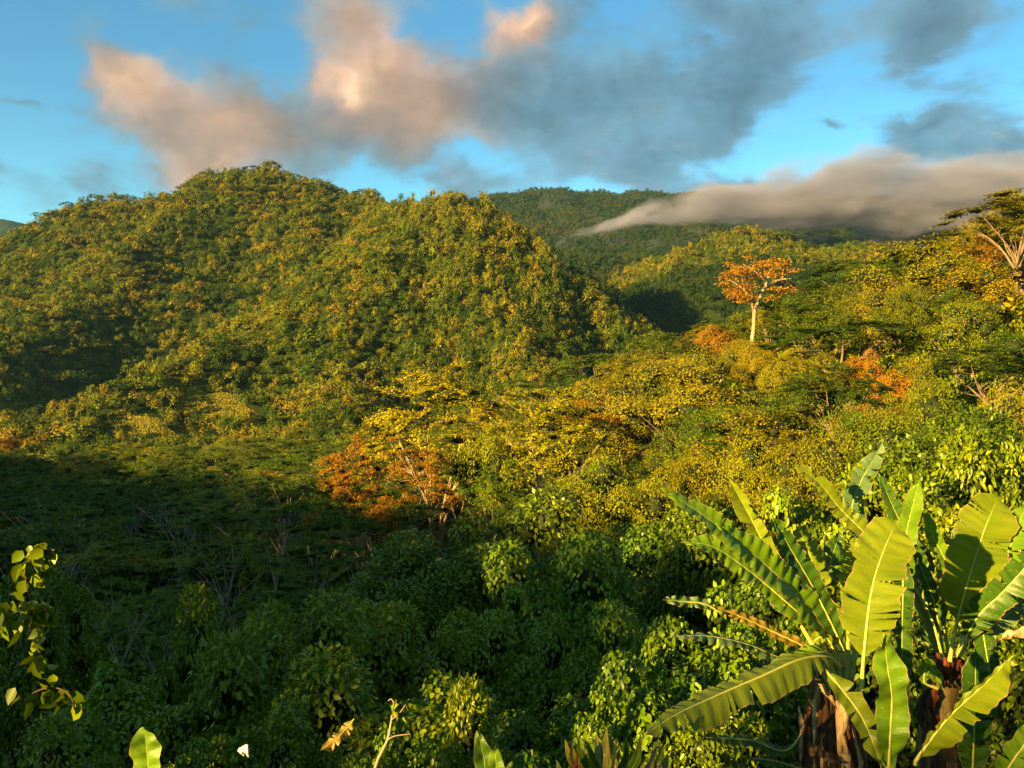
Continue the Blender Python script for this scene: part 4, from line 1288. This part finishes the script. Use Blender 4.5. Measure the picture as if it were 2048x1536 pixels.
for k, (X, Y, dx) in enumerate([(1400, 1020, -5), (1435, 1040, 0), (1475, 1040, 8), (1500, 1050, 20), (1420, 1100, -20), (1390, 1170, -10)]):
    ribbon(b2, [C(X, Y, D2 - .28), C(X + dx, Y + 60, D2 - .33), C(X + dx * 2, Y + 125, D2 - .3)], .05, M_red, 60 + k, 'red_sheath', .012)
rng = np.random.default_rng(18)
for k in range(26):
    a = rng.uniform(-2.9, -.2); z0 = t2[2] - rng.uniform(.3, 2.2)
    f_ = (t2[2] - z0) / (t2[2] - g2)
    p0 = np.array([t2[0] - .35 * f_ + np.cos(a) * .27, t2[1] + np.sin(a) * .27, z0])
    p2 = p0 + np.array([np.cos(a) * .1, np.sin(a) * .1, -rng.uniform(.4, .9)])
    ribbon(b2, [p0, (p0 + p2) / 2 + rng.normal(0, .03, 3), p2], rng.uniform(.02, .06), [M_brown, M_brown, M_red][k % 3], 400 + k, 'dry_sheath', .012)
for k, X in enumerate([1270, 1300, 1340, 1380]):
    g = Geo(); q0 = C(1425, 1060, D2); q1 = C(X, 660 + k * 20, D2 + .1)
    tube(g, curve_pts([q0, (q0 + q1) / 2 + np.array([-.05, 0, 0]), q1], 9), np.linspace(.05, .02, 9), 8)
    obj('leaf_stalk', g.mesh('leaf_stalk', [M_rib_dark], True), b2)
b3 = plant_root('dead_banana_leaf', 0, 0, 1, 'curled dead cream-brown leaf poking in at the right edge', 'dead leaf')
ribbon(b3, [C(1850, 925, D2 - .8), C(1760, 935, D2 - .9), C(1710, 945, D2 - .9), C(1668, 970, D2 - .9)], .06, M_dry, 12, 'leaf_blade', .02)

# ------------------------------------------------------------------ small plants along the bottom edge
k1 = plant_root('young_banana', 0, 0, 1, 'young banana shoot with a two-lobed leaf at the bottom left', 'banana shoot')
LF(k1, [(302, 1700), (300, 1620), (297, 1540), (288, 1455)], 62, 7.5, 7.4, B_green, crop=False, tears=0, seed=50, blade=.18, fold=.35, tip_pow=5, ribr=.008)
k2 = plant_root('paddle_leaf_plant', 0, 0, 1, 'dark glossy plant with paddle-shaped leaves at the bottom centre', 'plant')
LF(k2, [(985, 1660), (975, 1580), (968, 1520), (955, 1462)], 42, 8.0, 8.0, B_dark, crop=False, tears=0, seed=51, blade=.1, fold=.35, ribr=.006)
LF(k2, [(995, 1660), (992, 1600), (992, 1540), (990, 1492)], 38, 7.8, 7.7, B_green, crop=False, tears=0, seed=52, blade=.1, fold=.3, ribr=.006)
LF(k2, [(1000, 1660), (1015, 1580), (1035, 1530), (1055, 1510)], 36, 7.9, 7.9, B_dark, crop=False, tears=0, seed=53, blade=.1, fold=.3, ribr=.006)
k3 = plant_root('spiky_croton', 0, 0, 1, 'clump of upright cream-edged strap leaves beside the tip of the longest banana leaf', 'plant')
rng = np.random.default_rng(3)
B_cream = banana_mat('croton_leaf', (.20, .19, .03), (.10, .11, .015), (.25, .22, .03), .3, (.42, .32, .18))
for k in range(26):
    u0 = 1228 + rng.normal(0, 22); v0 = 1640
    tu = 1232 + (k - 12.5) * 8.4 + rng.normal(0, 6); tv = 1462 + abs(k - 12.5) * 2.2 + rng.uniform(-14, 40)
    LF(k3, [(u0, v0), (u0 * .6 + tu * .4, v0 - 70), (tu * .85 + u0 * .15, tv + 40), (tu, tv)], rng.uniform(13, 24), 7.2 + rng.uniform(-.3, .3), 7.2 + rng.uniform(-.5, .4),
       B_cream if k % 3 else B_dark, crop=False, tears=0, seed=60 + k, blade=.12, fold=.45, face=(rng.normal(0, .5), -1, .2), n=22, ribr=.004, wave=.008, pleat=0, tip_pow=3)
for (u_, v_) in ((1150, 1512), (1318, 1525)):
    ribbon(k3, [P3(u_, 1600, 7), P3(u_ + 2, 1545, 7), P3(u_ + 6, v_ - 8, 6.95)], .02, M_red if u_ < 1200 else M_dry, int(u_), 'flower_spike', .004)
k4 = plant_root('withered_leaf', 0, 0, 1, 'withered pale leaf hanging on a dark bush at lower centre', 'dead leaf')
LF(k4, [(708, 1438), (690, 1460), (672, 1478), (640, 1502)], 26, 8.2, 8.0, B_old, crop=False, tears=4, seed=90, blade=.02, fold=-.3, face=(0, -.8, .8), ribr=.004, n=30)
k5 = plant_root('bare_twig', 0, 0, 1, 'bare pale forked twig rising from the bottom edge at lower centre', 'twig')
for k, (pl, r0) in enumerate([([(740, 1600), (752, 1530), (775, 1480), (783, 1440), (788, 1405)], .018), ([(775, 1480), (790, 1472), (820, 1468)], .009), ([(783, 1440), (800, 1425), (818, 1398)], .007), ([(788, 1405), (782, 1398), (776, 1402)], .006)]):
    g = Geo(); tube(g, curve_pts([P3(a, b, 7.6 - .1 * k) for a, b in pl], 14), np.linspace(r0, r0 * .45, 14), 6)
    obj('branch', g.mesh('branch', [M_bark], True), k5)
rng = np.random.default_rng(21)
for k in range(16):
    u_, v_ = 800 + rng.normal(0, 18), 1412 + rng.normal(0, 14)
    lf = obj('leaf', LEAF_LONG, k5, loc=tuple(P3(u_, v_, 7.5 + rng.uniform(-.15, .15)))); s = rng.uniform(.06, .10); lf.scale = (s, s, s)
    lf.rotation_euler = (rng.normal(0, .5), rng.normal(0, .6), rng.normal(0, .8))
M_petal = plain_mat('white_petal', (.55, .50, .42), (.75, .72, .66), 10, .6, .1)
k6 = plant_root('white_blossom', 0, 0, 1, 'small crumpled white blossom in the dark near the bottom', 'flower')
for k, (a, b) in enumerate([((482, 1498), (497, 1514)), ((476, 1500), (488, 1512)), ((484, 1496), (499, 1506))]):
    ribbon(k6, [P3(a[0], a[1], 8.3), P3((a[0] + b[0]) / 2, (a[1] + b[1]) / 2 - 3, 8.2), P3(b[0], b[1], 8.25)], .026, M_petal, 95 + k, 'petal', .01, n=8)

# climbing vine with large leaves at the left edge
k7 = plant_root('climbing_vine', 0, 0, 1, 'bright climbing vine with large oval leaves at the left edge', 'vine')
rng = np.random.default_rng(41)
STR = [[(-30, 1235), (20, 1215), (60, 1205), (95, 1225)], [(60, 1205), (52, 1160), (55, 1125), (75, 1110), (105, 1108)], [(95, 1215), (60, 1250), (72, 1290), (88, 1320)],
       [(-20, 1260), (10, 1240), (30, 1225), (60, 1205)], [(40, 1400), (80, 1380), (110, 1375), (140, 1390), (150, 1420)], [(60, 1120), (80, 1100), (110, 1100)]]
for pl in STR:
    g = Geo(); cpx = curve_pts([P3(a, b, 8.5) for a, b in pl], 18); tube(g, cpx, .008, 5)
    obj('tendril', g.mesh('tendril', [M_dark_bark], True), k7)
    for k in range(22):
        q = cpx[rng.integers(0, 18)] + rng.normal(0, .06, 3)
        lf = obj('leaf', LEAF_SHADED, k7, loc=tuple(q)); s = rng.uniform(.09, .20); lf.scale = (s, s, s)
        lf.rotation_euler = (rng.normal(.2, .6), rng.normal(0, .5), rng.normal(0, .9))

# ------------------------------------------------------------------ the lone pale tree, built branch by branch
LT = plant_root('solitary_tree', 0, 0, 1, 'solitary tall tree with a pale forked trunk and flat orange crown, standing above the others', 'tree')
DL = 150
g = Geo()
def px(u, v, d=DL): return P3(u, v, d)
zb = px(1508, 700)
gzl = float(Hq(zb[0], zb[1])[0])
tube(g, curve_pts([np.array([zb[0], zb[1], gzl - 1]), px(1503, 700), px(1507, 660), px(1509, 620)], 14), np.linspace(.42, .30, 14), 8)
obj('trunk', g.mesh('trunk', [M_bark], True), LT)
for pl, r0 in [([(1509, 622), (1520, 595), (1532, 572), (1560, 560), (1592, 556)], .34), ([(1509, 622), (1500, 600), (1490, 582), (1476, 570)], .26), ([(1532, 574), (1526, 558), (1516, 545)], .2),
               ([(1500, 602), (1506, 590), (1512, 580)], .16), ([(1560, 560), (1572, 548), (1590, 540)], .13), ([(1532, 572), (1536, 550), (1545, 535)], .16), ([(1490, 582), (1486, 565), (1480, 548)], .13),
               ([(1516, 548), (1500, 535), (1485, 528)], .12), ([(1476, 570), (1462, 562), (1450, 560)], .1)]:
    g = Geo(); off = rng.normal(0, 1.0)
    pp = [px(a, b, DL + off * k * .5) for k, (a, b) in enumerate(pl)]
    pp[0] = px(*pl[0])
    tube(g, curve_pts(pp, 14), np.linspace(r0, r0 * .35, 14), 6)
    obj('branch', g.mesh('branch', [M_bark], True), LT)
g = Geo(); rng = np.random.default_rng(99)
def pads(g, lst, leaf, per, rng, d0, flat=.3, dspread=1.0):
    for (u, v, rp, dd) in lst:
        c = P3(u, v, d0 + dd); r_ = rp / F * d0
        n = int(per * (rp / 30) ** 2); d = rnd_dirs(n, rng)
        pos = c + d * np.array([1, dspread, flat]) * r_ * rng.uniform(.2, 1, (n, 1))
        s = leaf * rng.uniform(.6, 1.4, n)
        leaves(g, pos, d * [1, 1, .2] + rng.normal(0, .4, (n, 3)), norm(np.array([0, -.3, 1.0]) + rng.normal(0, .4, (n, 3))), s, s * .7)
lst = []
for k in range(72):
    a = rng.uniform(0, np.pi); rr = np.sqrt(rng.uniform(0, 1))
    u_ = 1524 + np.cos(a) * 84 * rr; v_ = 562 - np.sin(a) * 50 * rr + rng.uniform(-6, 10)
    if rng.random() < .35: u_, v_ = 1482 + rng.normal(0, 24), 582 + rng.normal(0, 14)
    elif rng.random() < .12: u_, v_ = 1570 + rng.normal(0, 16), 580 + rng.normal(0, 8)
    lst.append((u_, v_, rng.uniform(12, 22), rng.uniform(-6, 6)))
pads(g, lst, .36, 230, rng, DL)
obj('crown', g.mesh('crown', [M_orange]), LT)

# ------------------------------------------------------------------ pasture ledges on the hill, and the cloud on the far range
M_grass = plain_mat('dry_pasture', (.15, .17, .010), (.26, .22, .018), .8, .9, .3, coords='Object')
g = Geo(); rng = np.random.default_rng(61)
for (u, v, d, rx_, ry_) in CLEAR:
    q = P3(u, v, d); q = q - np.array([0, 5, 0]); rx_ += 4; ry_ += 9; n = int(rx_ * ry_ * 90)
    a = rng.uniform(0, 6.28, n); r_ = np.sqrt(rng.uniform(0, 1, n)) * (1 + .22 * np.sin(a * 3 + u) + .12 * np.sin(a * 7))
    x = q[0] + np.cos(a) * r_ * rx_; y = q[1] + np.sin(a) * r_ * ry_
    z = Hq(x, y)
    s = rng.uniform(.25, .6, n)
    leaves(g, np.column_stack([x, y, z - .1]), np.column_stack([rng.normal(0, .4, n), rng.normal(0, .4, n), np.ones(n)]), rnd_dirs(n, rng) * [1, 1, .2], s, s * .9)
obj('pasture_grass', g.mesh('pasture_grass', [M_grass]), kind='stuff', label='sunlit yellow grass on the cleared ledges of the left hill', cat='grass')

HAZE = .08 / 2200
def volume_box(name, lo, hi, build, label, cat, kind='stuff'):
    me = bpy.data.meshes.new(name)
    x0, y0, z0 = lo; x1, y1, z1 = hi
    co = [(x0, y0, z0), (x1, y0, z0), (x1, y1, z0), (x0, y1, z0), (x0, y0, z1), (x1, y0, z1), (x1, y1, z1), (x0, y1, z1)]
    me.from_pydata(co, [], [(0, 3, 2, 1), (4, 5, 6, 7), (0, 1, 5, 4), (1, 2, 6, 5), (2, 3, 7, 6), (3, 0, 4, 7)])
    m = bpy.data.materials.new(name); m.use_nodes = True
    t = NT(m.node_tree); t.n.clear()
    build(t, m)
    me.materials.append(m)
    return obj(name, me, kind=kind, label=label, cat=cat)

def haze_nodes(t, m):
    out = t.node('ShaderNodeOutputMaterial')
    v = t.node('ShaderNodeVolumePrincipled')
    v.inputs['Color'].default_value = (.26, .62, 1.0, 1)
    v.inputs['Density'].default_value = HAZE
    v.inputs['Anisotropy'].default_value = .2
    t.l.new(v.outputs[0], out.inputs['Volume'])
if HAZE:
    volume_box('haze', (-3800, -400, -60), (3800, 3900, 760), haze_nodes, 'thin bluish haze in the air over the valleys', 'haze')

# cloud bank resting on the far range: lumps (u, v, half width, half height px) at 1500 m
BANK = [(1330, 425, 110, 14, 12, .45), (1240, 445, 90, 11, 14, .30), (1420, 400, 70, 26, 5, .7), (1390, 420, 110, 20, 4, .7), (1510, 400, 120, 36, 4, 1), (1620, 385, 150, 55, 0, 1), (1730, 352, 90, 42, 0, 1), (1715, 328, 50, 20, 10, .8), (1240, 440, 100, 9, 25, .35), (1165, 462, 60, 6, 20, .3),
        (1760, 410, 190, 58, -6, 1), (1920, 380, 190, 70, -2, 1), (1900, 430, 170, 40, -4, 1), (2060, 370, 190, 66, 3, 1), (2230, 380, 200, 60, 0, 1), (2420, 390, 200, 50, 0, 1), (2000, 425, 130, 34, 0, 1), (1580, 425, 150, 20, -3, .8)]
CD = 1250.0
def cloud_nodes(t, m):
    out = t.node('ShaderNodeOutputMaterial')
    geo = t.node('ShaderNodeNewGeometry').outputs['Position']
    n1 = t.noise(t.vmath('MULTIPLY', geo, (.6, .6, 1.3)), .010, 3, .55); n2 = t.noise(t.vmath('MULTIPLY', geo, (.55, .6, 1.5)), .030, 7, .66)
    w = t.vmath('SUBTRACT', n1.outputs['Color'], (.5, .5, .5))
    w = t.node('ShaderNodeVectorMath', operation='SCALE', ins={0: w, 'Scale': 80.0}).outputs[0]
    Pp = t.vmath('ADD', geo, w)
    acc = None
    for (u, v, a, b, ang, wt) in BANK:
        q = P3(u, v, CD); k = CD / F
        mp = t.node('ShaderNodeMapping', vector_type='TEXTURE')
        t.l.new(Pp, mp.inputs[0])
        mp.inputs[1].default_value = tuple(q); mp.inputs[2].default_value = (0, -R(ang), 0)
        mp.inputs[3].default_value = (a * k * 1.25, 120, b * k * 1.2)
        gr_ = t.node('ShaderNodeTexGradient', gradient_type='SPHERICAL'); t.l.new(mp.outputs[0], gr_.inputs[0])
        acc = t.math('MULTIPLY_ADD', gr_.outputs[1], wt * 1.6, acc if acc is not None else 0.0)
    f = t.math('ADD', acc, t.math('MULTIPLY', t.math('SUBTRACT', n2.outputs[0], .5), 2.9))
    f = t.math('SUBTRACT', f, .12)
    dn = t.math('MULTIPLY', t.math('POWER', t.smooth(f, .0, 1.1), 1.6), .024)
    v = t.node('ShaderNodeVolumePrincipled')
    v.inputs['Color'].default_value = (.33, .37, .58, 1)
    v.inputs['Anisotropy'].default_value = .0
    t.l.new(dn, v.inputs['Density'])
    t.l.new(v.outputs[0], out.inputs['Volume'])
q0, q1 = P3(1080, 500, CD), P3(2700, 255, CD)
volume_box('cloud_bank', (q0[0], CD - 150, q0[2] - 8), (q1[0], CD + 150, q1[2]), cloud_nodes, 'long grey cloud bank with pink-lit top lying across the far range', 'cloud', kind='thing')
